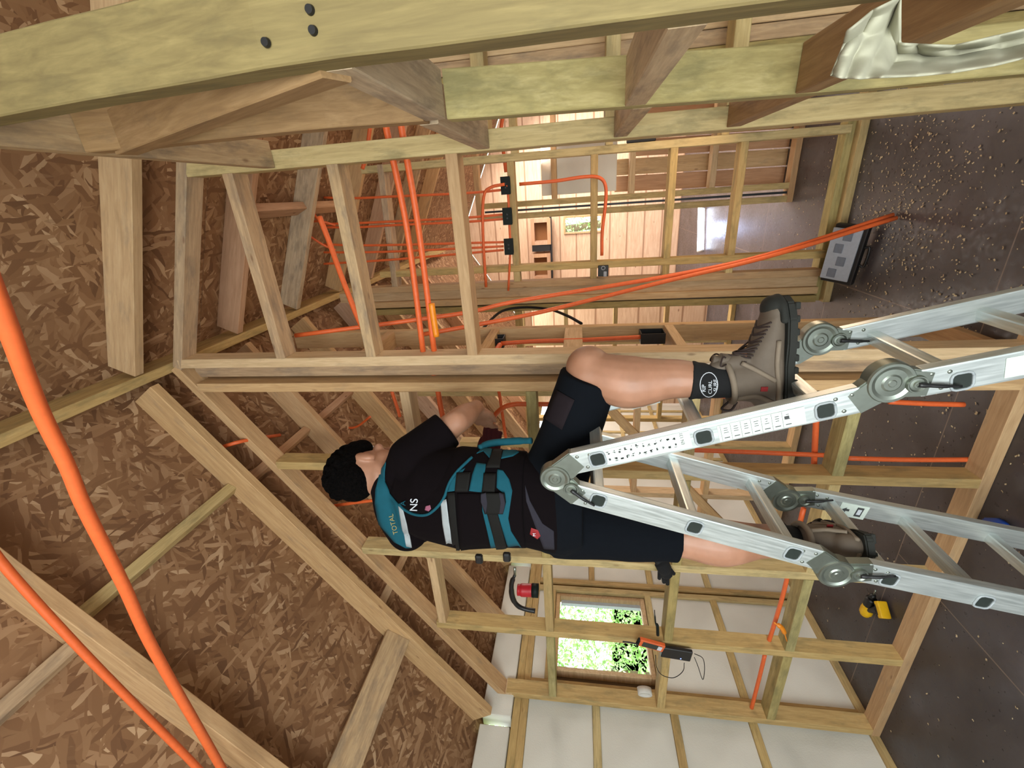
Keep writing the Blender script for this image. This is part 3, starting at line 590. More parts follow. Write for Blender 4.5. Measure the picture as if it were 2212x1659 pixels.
# cordless drill
c0 = P(1885, 1312, 'Z', .035); t = thing('cordless_drill', c0, 'yellow and black cordless drill lying on the floor inside the partition', 'drill')
e0 = P(1965, 1310, 'Z', .035); ax = (e0-c0).normalized(); up = Vector((0, 0, 1)); sd = up.cross(ax)
M0 = basis(ax, sd); M0.translation = c0
q0, q1 = P(1852, 1312, 'Z', .035)-c0, P(1897, 1265, 'Z', .035)-c0
bd = (P(1900, 1262, 'Z', .035)-P(1870, 1328, 'Z', .035)).normalized(); h0 = P(1872, 1318, 'Z', .035)
obj('motor_housing', tubebm([h0-bd*.035, h0, h0+bd*.045], [.024, .031, .029], 14), 'drill_yellow', t, True)
obj('gear_housing', tubebm([h0+bd*.045, h0+bd*.09, h0+bd*.10], [.03, .028, .02], 14), 'black_plastic', t, True)
obj('chuck', tubebm([h0+bd*.10, h0+bd*.13], [.019, .012], 14), 'black_plastic', t, True); obj('bit', tubebm([h0+bd*.13, h0+bd*.17], .004, 8), 'zinc_steel', t, True)
g1 = h0+ax*.12; obj('grip', tubebm([h0+bd*.01, h0+ax*.06, g1], [.02, .018, .02], 12), 'black_plastic', t, True)
obj('battery', boxbm(.032, .085, .05, .008, 2), 'drill_yellow', t, mtx=basis(ax, bd).copy() if 0 else (lambda m: (setattr(m, 'translation', g1+ax*.03), m)[1])(basis(ax, bd)))
obj('battery_latch', boxbm(.016, .06, .054, .006), 'black_plastic', t, mtx=(lambda m: (setattr(m, 'translation', g1+ax*.02), m)[1])(basis(ax, bd)))
# blue dustpan brush
c0 = P(2145, 1138, 'Z', .02); t = thing('scraper', c0, 'bright blue handled scraper lying on the floor beside the bottom plate', 'scraper')
d_ = (P(2185, 1150, 'Z', .02)-P(2105, 1130, 'Z', .02)).normalized(); mt = basis(d_, up.cross(d_)); mt.translation = c0
obj('blue_handle', prism([(-.05, -.012), (-.03, .03), (.03, .04), (.065, .02), (.06, -.01), (.0, -.022)], .03, Matrix(), .006), 'blue_plastic', t, True, mtx=mt)
obj('blade', boxbm(.06, .03, .003), 'cardboard', t, mtx=mt @ Matrix.Translation((-.005, -.045, 0)))
# lantern phone, power bank, glove, tape, vacuum head on the partition noggings
yn = 1.69
c0 = PY(1407, 1392, yn-.03); t = thing('rugged_phone', c0, 'orange-cased rugged phone standing on the partition nogging in front of the window', 'phone')
d_ = (PY(1440, 1402, yn-.03)-PY(1374, 1384, yn-.03)).normalized(); mt = basis(d_, d_.cross(Vector((0, -1, .15)))); mt.translation = c0
obj('case', boxbm(.135, .052, .022, .007, 3), 'orange_conduit', t, mtx=mt)
for zz in (-.0115, .0115):
    obj('screen', boxbm(.10, .036, .002, .0008), 'screen', t, mtx=mt @ Matrix.Translation((.0, 0, zz)))
    obj('flash_panel', boxbm(.022, .03, .002, .0008), 'white_print', t, mtx=mt @ Matrix.Translation((.043, 0, zz*1.1)))
obj('cap', boxbm(.02, .05, .02, .004), 'box_green_black', t, mtx=mt @ Matrix.Translation((-.066, .006, 0)))
obj('stand', tubebm([PY(1380, 1392, yn-.04), PY(1362, 1388, yn-.04), PY(1345, 1386, yn-.04)], .004, 8), 'black_plastic', t, True)
c0 = PY(1461, 1411, yn-.02); t = thing('power_bank', c0, 'black power bank with a blue light fixed under the phone on the nogging', 'power bank')
mt = basis(PY(1495, 1418, yn-.02)-PY(1428, 1404, yn-.02), (0, 0, 1) if 0 else (1, 0, 0)); d_ = (PY(1495, 1417, yn-.02)-PY(1427, 1406, yn-.02)).normalized(); mt = basis(d_, d_.cross(Vector((0, -1, 0)))); mt.translation = c0
obj('bank_body', boxbm(.155, .075, .022, .008, 3), 'black_plastic', t, mtx=mt)
for zz in (-.0118, .0118): obj('light_dot', boxbm(.005, .005, .001), 'blue_light', t, mtx=mt @ Matrix.Translation((.025, .022, zz)))
tube('charging_cable', [PY(*p, yn-.03) for p in ((1478, 1432), (1475, 1450), (1455, 1464), (1430, 1458), (1418, 1440), (1416, 1415))], .002, 'rubber', None, 6, 'thin black charging cable looping below the power bank, left loop', 'cable')
tube('charging_cable', [PY(*p, yn-.03) for p in ((1500, 1412), (1518, 1422), (1522, 1445), (1518, 1468), (1508, 1440), (1500, 1420))], .002, 'rubber', None, 6, 'thin black charging cable looping off the end of the power bank', 'cable')
tag(obj('screwdriver', tubebm([PY(*p, yn-.02) for p in ((1414, 1318), (1416, 1345), (1420, 1352), (1421, 1372))], [.002, .004, .008, .008], 8), 'box_green_black', None, True), 'dark slim screwdriver standing up behind the phone', 'screwdriver')
t = thing('work_glove', PY(1436, 1235, yn), 'black work glove hooked on the partition stud to the right of the window', 'glove')
bm = bmesh.new()
g0 = PY(1432, 1222, yn-.02)
tubebm([PY(1424, 1208, yn-.02), PY(1432, 1222, yn-.03), PY(1440, 1240, yn-.02)], [.02, .035, .03], 10, bm)
for a, b in (((1440, 1238), (1442, 1262)), ((1433, 1240), (1434, 1258)), ((1445, 1228), (1456, 1240)), ((1426, 1235), (1424, 1250)), ((1432, 1210), (1440, 1202))): tubebm([PY(*a, yn-.025), PY(*b, yn-.025)], [.012, .009], 8, bm)
obj('glove_body', bm, 'sock', t, True); obj('cuff', tubebm([PY(1416, 1212, yn-.02), PY(1426, 1208, yn-.02)], [.026, .024], 12), 'rubber', t, True)
t = thing('tape_roll', PY(1392, 1490, yn), 'white roll of tape hung on the end of the lower partition nogging', 'tape')
pts = [PY(1392, 1490, yn)+Vector((math.cos(a)*.022, -.01, math.sin(a)*.04)) for a in [k*math.pi/10 for k in range(21)]]
bm = bmesh.new(); rs = [(bm.verts.new(p+Vector((0, -.02, 0))), bm.verts.new(p+Vector((0, .02, 0)))) for p in pts[:-1]]
for k in range(20): a, b = rs[k], rs[(k+1) % 20]; bm.faces.new((a[0], b[0], b[1], a[1]))
o = obj('tape_ring', bm, 'white_plastic', t, True); so = o.modifiers.new('solid', 'SOLIDIFY'); so.thickness = .008
t = thing('grinder', PY(1130, 1280, yn), 'red and black power tool hanging head-down from the top partition nogging', 'power tool')
obj('red_body', tubebm([PY(1118, 1274, yn), PY(1135, 1275, yn), PY(1150, 1275, yn)], [.03, .034, .034], 16), 'red_plastic', t, True); obj('collar', tubebm([PY(1149, 1275, yn), PY(1163, 1276, yn)], .036, 16), 'box_green_black', t, True)
obj('hose_handle', tubebm([PY(*p, yn) for p in ((1112, 1242), (1105, 1262), (1107, 1290), (1118, 1308), (1135, 1316), (1156, 1320))], [.008, .013, .015, .013, .012, .013], 12), 'black_plastic', t, True)
obj('spigot', tubebm([PY(1112, 1226, yn), PY(1112, 1242, yn)], .007, 10), 'zinc_steel', t, True)
# knot-holed patch of broken wood on the lower nogging
t = tag(obj('wood_splinter', tubebm([PY(1672, 1345, 1.70), PY(1690, 1358, 1.695), PY(1700, 1385, 1.70)], [.004, .012, .003], 7), 'yellow_orange', None, True), 'orange splintered piece sticking to the lower partition nogging', 'splinter')
# pale cloth draped over the low nogging by the near post, and the carton beneath it
def cloth():
    bm = bmesh.new(); nx, ny = 34, 22; g = []
    prof = [((1790, 165), (1832, 62)), ((1815, 172), (1885, 18)), ((1855, 174), (1950, -14)), ((1905, 171), (1948, 90)), ((1980, 168), (1985, 92)), ((2060, 160), (2060, 95)), ((2150, 145), (2150, 75)), ((2230, 125), (2230, 55))]
    for i in range(nx+1):
        f = i/nx*(len(prof)-1); k = min(int(f), len(prof)-2); t_ = f-k; t_ = t_*t_*(3-2*t_)
        lo = Vector(prof[k][0]).lerp(Vector(prof[k+1][0]), t_); hi = Vector(prof[k][1]).lerp(Vector(prof[k+1][1]), t_); row = []
        for j in range(ny+1):
            s = j/ny; q = lo.lerp(hi, s)
            yy = .60+.10*math.sin(s*2.2)*(.4+.6*min(1, f/3))-.03*s+.016*noise.noise(Vector((i*.30, j*.16, 3)))+.007*math.sin(i*1.25+j*.12)+.003*math.sin(j*.9+i*.4)
            row.append(bm.verts.new(P(q.x, q.y, 'Y', yy-.055)))
        g.append(row)
    for i in range(nx):
        for j in range(ny): bm.faces.new((g[i][j], g[i+1][j], g[i+1][j+1], g[i][j+1]))
    o = obj('dust_sheet', bm, 'cloth', None, True); s = o.modifiers.new('solid', 'SOLIDIFY'); s.thickness = .003
    u_ = o.modifiers.new('sub', 'SUBSURF'); u_.levels = 1; u_.render_levels = 1
    tag(o, 'crumpled pale dust sheet draped over the frame beside the near post', 'cloth')
cloth()
# ---------------------------------------------------------------- folding aluminium ladder
LD = thing('folding_ladder', (-.7, 1.1, 0), 'aluminium multi-hinge folding ladder standing as a steep trestle under the man', 'ladder')
YN, YF = .9625, 1.2625                              # stile centre planes; outer face of the near pair at .95
def LP(x, y): return PY(x, y, .95)
TH = .025
def stile(p, q, yc):
    A, B = Vector((p.x, yc, p.z)), Vector((q.x, yc, q.z)); mt = basis(B-A, Vector((0, 1, 0)).cross(B-A)); mt.translation = (A+B)/2
    return obj('stile', boxbm((B-A).length, .064, TH, .004, 2), 'aluminium', LD, mtx=mt)
def disc(c, r, th, yc, name='hinge_disc', mat='zinc_steel', parent=None, rings=True):
    prof = [(0, th/2+.0015), (r*.14, th/2+.0015), (r*.18, th/2), (r*.34, th/2), (r*.42, th/2-.0025), (r*.66, th/2-.003), (r*.82, th/2), (r*.94, th/2), (r, th/2-.004)]
    prof = prof+[(a, -b) for a, b in reversed(prof)]
    bm = bmesh.new(); n = 40; rs = []
    for a, b in prof:
        if a == 0: rs.append([bm.verts.new((c.x, yc-b, c.z))]); continue
        rs.append([bm.verts.new((c.x+a*math.cos(2*math.pi*k/n), yc-b, c.z+a*math.sin(2*math.pi*k/n))) for k in range(n)])
    for u, v in zip(rs, rs[1:]):
        for k in range(n):
            k2 = (k+1) % n
            if len(u) == 1: bm.faces.new((u[0], v[k], v[k2]))
            elif len(v) == 1: bm.faces.new((u[k2], u[k], v[0]))
            else: bm.faces.new((u[k], u[k2], v[k2], v[k]))
    bm.normal_update()
    for e in bm.edges:
        if len(e.link_faces) == 2 and e.calc_face_angle(0) > .3: e.smooth = False
    return obj(name, bm, mat, parent or LD, True)
def plate(p, c, w0, w1, yc, th=.028):
    A, B = Vector((p.x, 0, p.z)), Vector((c.x, 0, c.z)); d = (B-A).normalized(); s = Vector((-d.z, 0, d.x))
    poly = [A-d*.02+s*w0/2, B+s*w1/2, B-s*w1/2, A-d*.02-s*w0/2]
    return obj('hinge_plate', prism([(v.x, v.z) for v in poly], th, Matrix.Translation((0, yc, 0)) @ Matrix.Rotation(math.pi/2, 4, 'X'), .003), 'zinc_steel', LD)
AP, HR, HL = LP(1199, 1034), LP(1925, 827), LP(1806, 1240)
segs = {'ru': (LP(1236, 1003), LP(1862, 864)), 'lu': (LP(1240, 1068), LP(1770, 1211)), 'rl': (LP(1990, 829), LP(2212, 788)), 'll': (LP(1868, 1238), LP(2212, 1309))}
ext = {}
for k, (p, q) in segs.items():
    if k in ('rl', 'll'):
        d = q-p; q = p+d*((p.z-.022)/(-d.z))
    ext[k] = (p, q)
rung_px = {'ru': ((1291, 992), (1520, 944), (1783, 887)), 'lu': ((1292, 1081), (1500, 1139), (1713, 1196)), 'rl': ((2078, 823),), 'll': ((1921, 1252), (2125, 1300))}
pts_r = {k: [LP(*p) for p in v] for k, v in rung_px.items()}
for k, n, st_ in (('rl', 3, .245), ('ll', 2, .26)):
    d = (ext[k][1]-ext[k][0]).normalized(); b0 = pts_r[k][-1]
    for i in range(1, n+1): pts_r[k].append(b0+d*st_*i if (b0+d*st_*i).z > .08 else None)
    pts_r[k] = [p for p in pts_r[k] if p]
for yc in (YN, YF):
    for k, (p, q) in ext.items():
        stile(p, q, yc)
        dd = (q-p).normalized(); ss = Vector((-dd.z, 0, dd.x))
        for off, w in ((.018, .018), (.036, -.018), (.05, .016)):
            for base, sg in ((p, 1), (q, -1)):
                if base.z < .3: continue
                bm = bmesh.new(); c = base+dd*off*sg+ss*w
                bmesh.ops.create_uvsphere(bm, u_segments=10, v_segments=6, radius=.0048, matrix=Matrix.Translation((c.x, yc-TH/2, c.z)) @ Matrix.Diagonal((1, .5, 1, 1)))
                obj('rivet', bm, 'zinc_steel', LD, True)
    for c, ends, r in ((AP, (ext['ru'][0], ext['lu'][0]), .040), (HR, (ext['ru'][1], ext['rl'][0]), .047), (HL, (ext['lu'][1], ext['ll'][0]), .044)):
        disc(c, r, .034, yc)
        for e in ends: plate(e, c, .058, .07, yc)
        e = ends[1]; d = (Vector((e.x, 0, e.z))-Vector((c.x, 0, c.z))); dn = d.normalized(); s = Vector((-dn.z, 0, dn.x)); sgn = -1 if s.x > 0 else 1
        lc = Vector((c.x, yc-.02, c.z))+dn*min(.045, d.length*.6)-Vector((0, 0, .012))
        disc(Vector((lc.x, 0, lc.z)), .02, .014, yc-.014, 'lock_disc')
        obj('release_lever', tubebm([lc, lc+dn*.03+Vector((0, -.004, -.006)), lc+dn*.065+Vector((0, -.002, -.014))], [.006, .0045, .003], 8), 'black_plastic', LD, True)
for k, v in pts_r.items():
    dd = (ext[k][1]-ext[k][0]).normalized(); ss = Vector((-dd.z, 0, dd.x))
    for p in v:
        mt = basis((0, 1, 0), dd); mt.translation = Vector((p.x, (YN+YF)/2, p.z))
        obj('rung', boxbm(YF-YN+.022, .030, .030, .005, 2), 'aluminium', LD, mtx=mt)
        c = Vector((p.x, .9492, p.z)); h = .0195
        corner = [(h, h*.5), (h*.85, h*.85), (h*.5, h), (-h*.5, h), (-h*.85, h*.85), (-h, h*.5), (-h, -h*.5), (-h*.85, -h*.85), (-h*.5, -h), (h*.5, -h), (h*.85, -h*.85), (h, -h*.5)]
        pp = [c+dd*a+ss*b for a, b in corner]; pp.append(pp[0])
        obj('rung_collar', tubebm(pp, .003, 6, sm=False), 'reflector', LD, True)
        mt2 = basis(dd, ss); mt2.translation = c+Vector((0, .0003, 0))
        bm = bmesh.new(); bm.faces.new([bm.verts.new((a*.95, b*.95, 0)) for a, b in corner]); o = obj('rung_end', bm, 'screen', LD, mtx=mt2)
for k in ('rl', 'll'):
    for yc in (YN, YF):
        q = ext[k][1]; obj('rubber_foot', boxbm(.05, .034, .075, .006), 'rubber', LD, mtx=Matrix.Translation((q.x, yc, .0375)))
# printed labels on the near right stile
dd = (segs['ru'][1]-segs['ru'][0]).normalized(); ss = Vector((-dd.z, 0, dd.x)); ss = ss if ss.x < 0 else -ss   # ss points left
def on_stile(px, py, w, h, mat, name='stile_label', lift=.0006, parent=None):
    c = LP(px, py); mt = basis(dd, ss); mt.translation = Vector((c.x, .9495-lift, c.z)); return obj(name, boxbm(w, h, .0006), mat, parent or LD, mtx=mt), mt
l1, m1 = on_stile(1398, 968, .205, .046, 'label_white', 'safety_label'); l2, m2 = on_stile(1643, 917, .185, .044, 'label_white', 'size_label')
rd = random.Random(5)
bm = bmesh.new()
for r in (-.012, .010):
    for k in range(12):
        x = -.094+k*.0145
        for j in range(rd.randint(2, 4)): boxbm(rd.uniform(.0015, .008), rd.uniform(.001, .002) if j else rd.uniform(.002, .007), .0004, bm=bm, mtx=m1 @ Matrix.Translation((x+rd.uniform(-.002, .002), r+rd.uniform(-.005, .005), .0006*(1 if m1.to_3x3().col[2].y < 0 else -1))))
obj('pictograms', bm, 'ink', LD)
bm = bmesh.new(); sgn2 = (1 if m2.to_3x3().col[2].y < 0 else -1)
for k in range(7):
    x = -.075+k*.022; boxbm(.0006, .042, .0004, bm=bm, mtx=m2 @ Matrix.Translation((x-.011, 0, .0005*sgn2)))
    boxbm(.012, .002, .0004, bm=bm, mtx=m2 @ Matrix.Translation((x, .014, .0006*sgn2)))
    for j in range(3): boxbm(rd.uniform(.004, .011), .0012, .0004, bm=bm, mtx=m2 @ Matrix.Translation((x, -.012+.006*j, .0006*sgn2)))
boxbm(.010, .008, .0004, bm=bm, mtx=m2 @ Matrix.Translation((.055, -.004, .0007*sgn2)))
obj('size_table', bm, 'ink', LD)
me = textmesh('EN 131', .011, .0002); o = obj('label_writing', me, 'ink', LD)
rdir = Vector((1, 0, 0)); tx = -ss; tx = tx.normalized(); ty = -dd
mt = Matrix((tx, ty, Vector((0, -1, 0)))).transposed().to_4x4(); c = LP(1473, 947); mt.translation = Vector((c.x, .9485, c.z)); o.matrix_world = mt

def far_label(px, py, w, h, key, nm='warning_label'):
    q0, q1 = ext[key]; d_ = (q1-q0).normalized(); s_ = Vector((-d_.z, 0, d_.x)); c = PY(px, py, 1.2490); mt = basis(d_, s_); mt.translation = c
    obj(nm, boxbm(w, h, .0006), 'label_white', LD, mtx=mt)
    sg = 1 if mt.to_3x3().col[2].y < 0 else -1
    obj('label_block', boxbm(.02, h*.7, .0004), 'ink', LD, mtx=mt @ Matrix.Translation((w*.22, 0, .0006*sg))); obj('label_oval', boxbm(.012, h*.4, .0004, .0001), 'white_print', LD, mtx=mt @ Matrix.Translation((w*.22, 0, .0011*sg)))
    obj('label_arrow', prism([(-.012, 0), (0, .009), (0, .004), (.01, .004), (.01, -.004), (0, -.004), (0, -.009)], .0004, Matrix()), 'ink', LD, mtx=mt @ Matrix.Translation((-w*.25, 0, .0006*sg)))
far_label(1842, 1104, .085, .05, 'll'); far_label(1392, 862, .085, .05, 'ru')
dl = (ext['rl'][1]-ext['rl'][0]).normalized(); mt = basis(dl, Vector((-dl.z, 0, dl.x))); c = LP(2200, 790); mt.translation = Vector((c.x, .949, c.z)); obj('side_label', boxbm(.045, .045, .0006), 'label_white', LD, mtx=mt)
# ---------------------------------------------------------------- the man
MAN = thing('person', (-.85, 1.1, .8), 'man seen from behind on the ladder, dark shorts, black and teal tool vest', 'person')
def ball(bm, c, r, rot=None):
    r = (r, r, r) if isinstance(r, (int, float)) else r
    m = Matrix.Translation(c) @ (rot.to_4x4() if rot is not None else Matrix()) @ Matrix.Diagonal((*r, 1)); bmesh.ops.create_uvsphere(bm, u_segments=20, v_segments=12, radius=1, matrix=m)
def limb(bm, pts, rs, seg=16, caps=True):
    pts = [Vector(p) for p in pts]; tubebm(pts, [rs[min(int(i/6+.5), len(rs)-1)]*(1) for i in range(1)] and _interp(pts, rs), seg, bm)
    if caps: ball(bm, pts[0], rs[0]); ball(bm, pts[-1], rs[-1])
def _interp(pts, rs):
    n = (len(pts)-1)*6+1 if len(pts) > 2 else 2; out = []
    for i in range(n):
        f = i/(n-1)*(len(rs)-1); k = min(int(f), len(rs)-2); t = f-k; t = t*t*(3-2*t) if len(rs) > 2 else t; out.append(rs[k]+(rs[k+1]-rs[k])*t)
    return out if n > 2 else [rs[0], rs[-1]]
def loft(bm, rings, n=28):
    rs = []
    for c, a, b in rings:
        rs.append([bm.verts.new(Vector(c)+Vector(a)*math.cos(t)+Vector(b)*math.sin(t)) for t in [2*math.pi*k/n for k in range(n)]])
    for u, v in zip(rs, rs[1:]):
        for j in range(n): bm.faces.new((u[j], u[(j+1) % n], v[(j+1) % n], v[j]))
    bm.faces.new(rs[0][::-1]); bm.faces.new(rs[-1])
def skinmesh(name, bm, vox=.006, it=6, mat='skin', parent=None):
    bmesh.ops.recalc_face_normals(bm, faces=bm.faces)
    me = bpy.data.meshes.new(name); bm.to_mesh(me); bm.free(); o = bpy.data.objects.new(name, me); COL.objects.link(o)
    r = o.modifiers.new('r', 'REMESH'); r.mode = 'VOXEL'; r.voxel_size = vox
    s = o.modifiers.new('s', 'SMOOTH'); s.factor = .5; s.iterations = it
    dg = bpy.context.evaluated_depsgraph_get(); m2 = bpy.data.meshes.new_from_object(o.evaluated_get(dg)); bpy.data.objects.remove(o); bpy.data.meshes.remove(me)
    return obj(name, m2, mat, parent, True)
V = Vector
pel, wai, che, upp, nek, hed = PY(1205, 1092, 1.10), PY(1120, 1078, 1.09), PY(1000, 1075, 1.11), PY(905, 1065, 1.14), PY(858, 1040, 1.16), PY(792, 1017, 1.17)
shR, elR, wrR = PY(893, 985, 1.16), PY(985, 912, 1.26), PY(1028, 880, 1.46)
shL, elL, wrL = PY(893, 1135, 1.17), PY(995, 1100, 1.38), PY(1060, 1000, 1.58)
hiR, knR, anR = PY(1195, 1040, 1.12), PY(1275, 806, 1.16), PY(1535, 824, 1.12)
hiL, knL, anL = PY(1215, 1128, 1.12), PY(1470, 1160, 1.10), PY(1730, 1172, 1.12)
def bodybm(g=0.):
    bm = bmesh.new(); X, Y = V((1, 0, 0)), V((0, 1, 0))
    sdir = (shR-shL).normalized()
    loft(bm, [(pel-V((0, 0, .06)), X*(.135+g), Y*(.10+g)), (pel, X*(.15+g), Y*(.115+g)), (wai, X*(.145+g), Y*(.10+g)), (che, X*(.16+g), Y*(.115+g)), (upp+V((0, 0, -.01)), sdir*(.155+g), Y*(.105+g)), (upp+V((0, 0, .045)), sdir*(.10+g), Y*(.07+g)), (nek, sdir*(.055+g*.5), Y*(.055+g*.5))])
    return bm
bm = bodybm()
limb(bm, [upp, nek, hed-V((0, 0, .03))], [.07, .056, .054])
# head: skull, jaw, face turned up and to the right of the photo, ears, nose
hf = V((.16, .97, -.10)).normalized(); hs = hf.cross(V((.10, 0, 1))).normalized(); hu = hs.cross(hf)
HM = Matrix((hs, hf, hu)).transposed().to_4x4(); HM.translation = hed
def H(x, y, z): return HM @ V((x, y, z))
ball(bm, H(0, -.012, .018), (.074, .094, .092), HM.to_3x3()); ball(bm, H(0, .035, -.045), (.056, .058, .062), HM.to_3x3()); ball(bm, H(0, .062, -.08), (.03, .03, .022), HM.to_3x3())
limb(bm, [H(0, .088, .012), H(0, .112, -.026)], [.009, .014]); ball(bm, H(0, .086, -.056), (.022, .01, .009), HM.to_3x3())
for s in (-1, 1):
    ball(bm, H(s*.032, .082, .028), (.02, .01, .008), HM.to_3x3()); ball(bm, H(s*.036, .074, -.012), (.022, .02, .018), HM.to_3x3())
    ball(bm, H(s*.076, -.006, -.012), (.010, .020, .033), HM.to_3x3() @ Matrix.Rotation(s*.35, 3, 'Z')); ball(bm, H(s*.072, .0, -.035), (.008, .011, .012), HM.to_3x3())
limb(bm, [shR, (shR+elR)/2, elR], [.06, .052, .043]); limb(bm, [elR, elR.lerp(wrR, .35), wrR], [.043, .044, .029])
limb(bm, [shL, (shL+elL)/2, elL], [.06, .052, .043]); limb(bm, [elL, elL.lerp(wrL, .35), wrL], [.043, .044, .029])
def hand(bm, w, pd, across, palm_n, curl, s=1., glove=0):
    """palm from wrist w along pd, knuckle row along across, fingers curling towards palm_n"""
    pd, across, palm_n = pd.normalized(), across.normalized(), palm_n.normalized()
    for k in range(4):
        o = (k-1.5)*.019*s; limb(bm, [w+pd*.005+across*o*.7, w+pd*.085*s+across*o], [.0145*s+glove, .0125*s+glove], 10)
    L = (.072, .082, .078, .062)
    for k in range(4):
        p = w+pd*.088*s+across*((k-1.5)*.0205*s); a = 0; pts = [p]
        for j, (f, c) in enumerate(zip((.45, .32, .25), curl)):
            a += c*(1+.08*k); p = p+(pd*math.cos(a)+palm_n*math.sin(a)+across*(k-1.5)*.04)*L[k]*s*f; pts.append(p)
        limb(bm, pts, [.0098*s+glove, .0092*s+glove, .0085*s+glove, .0075*s+glove], 10)
    t0 = w+pd*.028*s+across*-.024*s; t1 = t0+(pd*.6-across*.75+palm_n*.25).normalized()*.038*s; t2 = t1+(pd*.65-across*.1+palm_n*.6).normalized()*.032*s; t3 = t2+(pd*.5+across*.2+palm_n*.7).normalized()*.024*s
    limb(bm, [t0, t1, t2, t3], [.0155*s+glove, .0125*s+glove, .0105*s+glove, .0088*s+glove], 10)
hR = PY(1046, 925, 1.56)
hand(bm, wrR, hR-wrR, V((.3, -.5, 1)), V((-.5, .3, -.3)), (.55, .9, .6))
hLt = PY(1062, 945, 1.66)
hand(bm, wrL, hLt-wrL, V((-.2, .1, -1)), V((.2, .9, 0)), (.5, .7, .5))
# legs
limb(bm, [hiR, hiR.lerp(knR, .5), knR], [.082, .074, .058]); limb(bm, [knR, knR.lerp(anR, .32)+V((-.014, -.012, 0)), knR.lerp(anR, .7), anR], [.064, .074, .054, .042])
limb(bm, [hiL, hiL.lerp(knL, .5), knL], [.085, .074, .056]); limb(bm, [knL, knL.lerp(anL, .32)+V((0, -.015, 0)), knL.lerp(anL, .7), anL], [.060, .070, .050, .042])
ball(bm, knR+V((.012, .01, .005)), .064)
ftR, ftL = anR+V((.06, .01, -.075)), anL+V((-.03, .05, -.075))
limb(bm, [anR, anR+V((0, 0, -.085)), ftR], [.034, .026, .02]); limb(bm, [anL, anL+V((0, 0, -.085)), ftL], [.034, .026, .02])
body = skinmesh('body', bm, .0055, 4, 'skin', MAN)
# hair: cropped cap, longer on top
bm = bmesh.new()
ball(bm, H(0, -.012, .045), (.083, .104, .082), HM.to_3x3()); ball(bm, H(0, -.055, .020), (.074, .062, .072), HM.to_3x3()); ball(bm, H(0, .05, .068), (.066, .052, .044), HM.to_3x3()); ball(bm, H(.052, .045, .035), (.028, .04, .04), HM.to_3x3()); ball(bm, H(-.052, .045, .035), (.028, .04, .04), HM.to_3x3())
rd = random.Random(9)
for k in range(260):
    a, e = rd.uniform(0, 6.28), rd.uniform(.15, 1.5); d = V((math.cos(a)*math.cos(e), math.sin(a)*math.cos(e), math.sin(e)))
    p = V((d.x*.083, d.y*.104-.015, d.z*.082+.045)); ball(bm, HM @ p, rd.uniform(.006, .012))
hr = skinmesh('hair', bm, .004, 1, 'hair', MAN)
for s in (-1, 1): o = obj('eye', (lambda b: (bmesh.ops.create_uvsphere(b, u_segments=12, v_segments=8, radius=.011, matrix=Matrix.Translation(H(s*.031, .077, .014))), b)[1])(bmesh.new()), 'white_print', MAN, True)
# shirt with short sleeves
bm = bodybm(.012)
cuR = shR.lerp(elR, .80)
limb(bm, [PY(842, 1048, 1.15), PY(858, 1100, 1.15), PY(886, 1142, 1.16)], [.055, .062, .066]); limb(bm, [PY(858, 1020, 1.15), PY(880, 985, 1.16)], [.05, .062]); limb(bm, [upp+(shR-upp)*.4, shR], [.07, .075]); limb(bm, [shR, shR.lerp(elR, .5)], [.074, .069]); tubebm([shR.lerp(elR, .3), cuR], [.070, .066], 20, bm)
cuL = shL.lerp(elL, .86); limb(bm, [upp+(shL-upp)*.4, shL], [.07, .072]); tubebm([shL.lerp(elL, .1), cuL], [.070, .062], 20, bm)
shirt = skinmesh('shirt', bm, .0065, 5, 'shirt', MAN)
# shorts
bm = bmesh.new(); X, Y = V((1, 0, 0)), V((0, 1, 0))
loft(bm, [(pel-V((0, 0, .075)), X*.145, Y*.112), (pel-V((0, 0, .02)), X*.168, Y*.128), (pel+V((0, 0, .04)), X*.16, Y*.12), (wai-V((0, 0, .03)), X*.152, Y*.108)])
hemR = hiR.lerp(knR, .97); dR = (knR-hiR).normalized(); tubebm([hiR-dR*.02, hiR.lerp(knR, .5), hemR], _interp([0, 0, 0], [.105, .088, .083]), 24, bm)
ball(bm, hiR, (.10, .10, .10))
hemL = hiL.lerp(knL, .99); dL = (knL-hiL).normalized(); tubebm([hiL-dL*.02, hiL.lerp(knL, .5), hemL], _interp([0, 0, 0], [.112, .094, .076]), 24, bm); ball(bm, hiL, .105)
shorts = skinmesh('shorts', bm, .0065, 4, 'shorts', MAN)
# vest shell over the shirt back
bm = bmesh.new(); sdir = (shR-shL).normalized(); lo = V((-.012, 0, 0))
loft(bm, [(wai-V((0, 0, .03)), X*.158, Y*.124), (wai+V((0, 0, .05)), X*.162, Y*.126), (che, X*.176, Y*.139), (upp+V((0, 0, -.035))+lo, sdir*.15, Y*.132), (upp+V((0, 0, .03))+lo, sdir*.128, Y*.105), (nek-V((0, 0, .012)), sdir*.085, Y*.08)])
limb(bm, [PY(840, 1052, 1.14), PY(856, 1104, 1.14), PY(882, 1144, 1.15)], [.062, .070, .074])
vest = skinmesh('tool_vest', bm, .0065, 4, 'shirt', MAN)
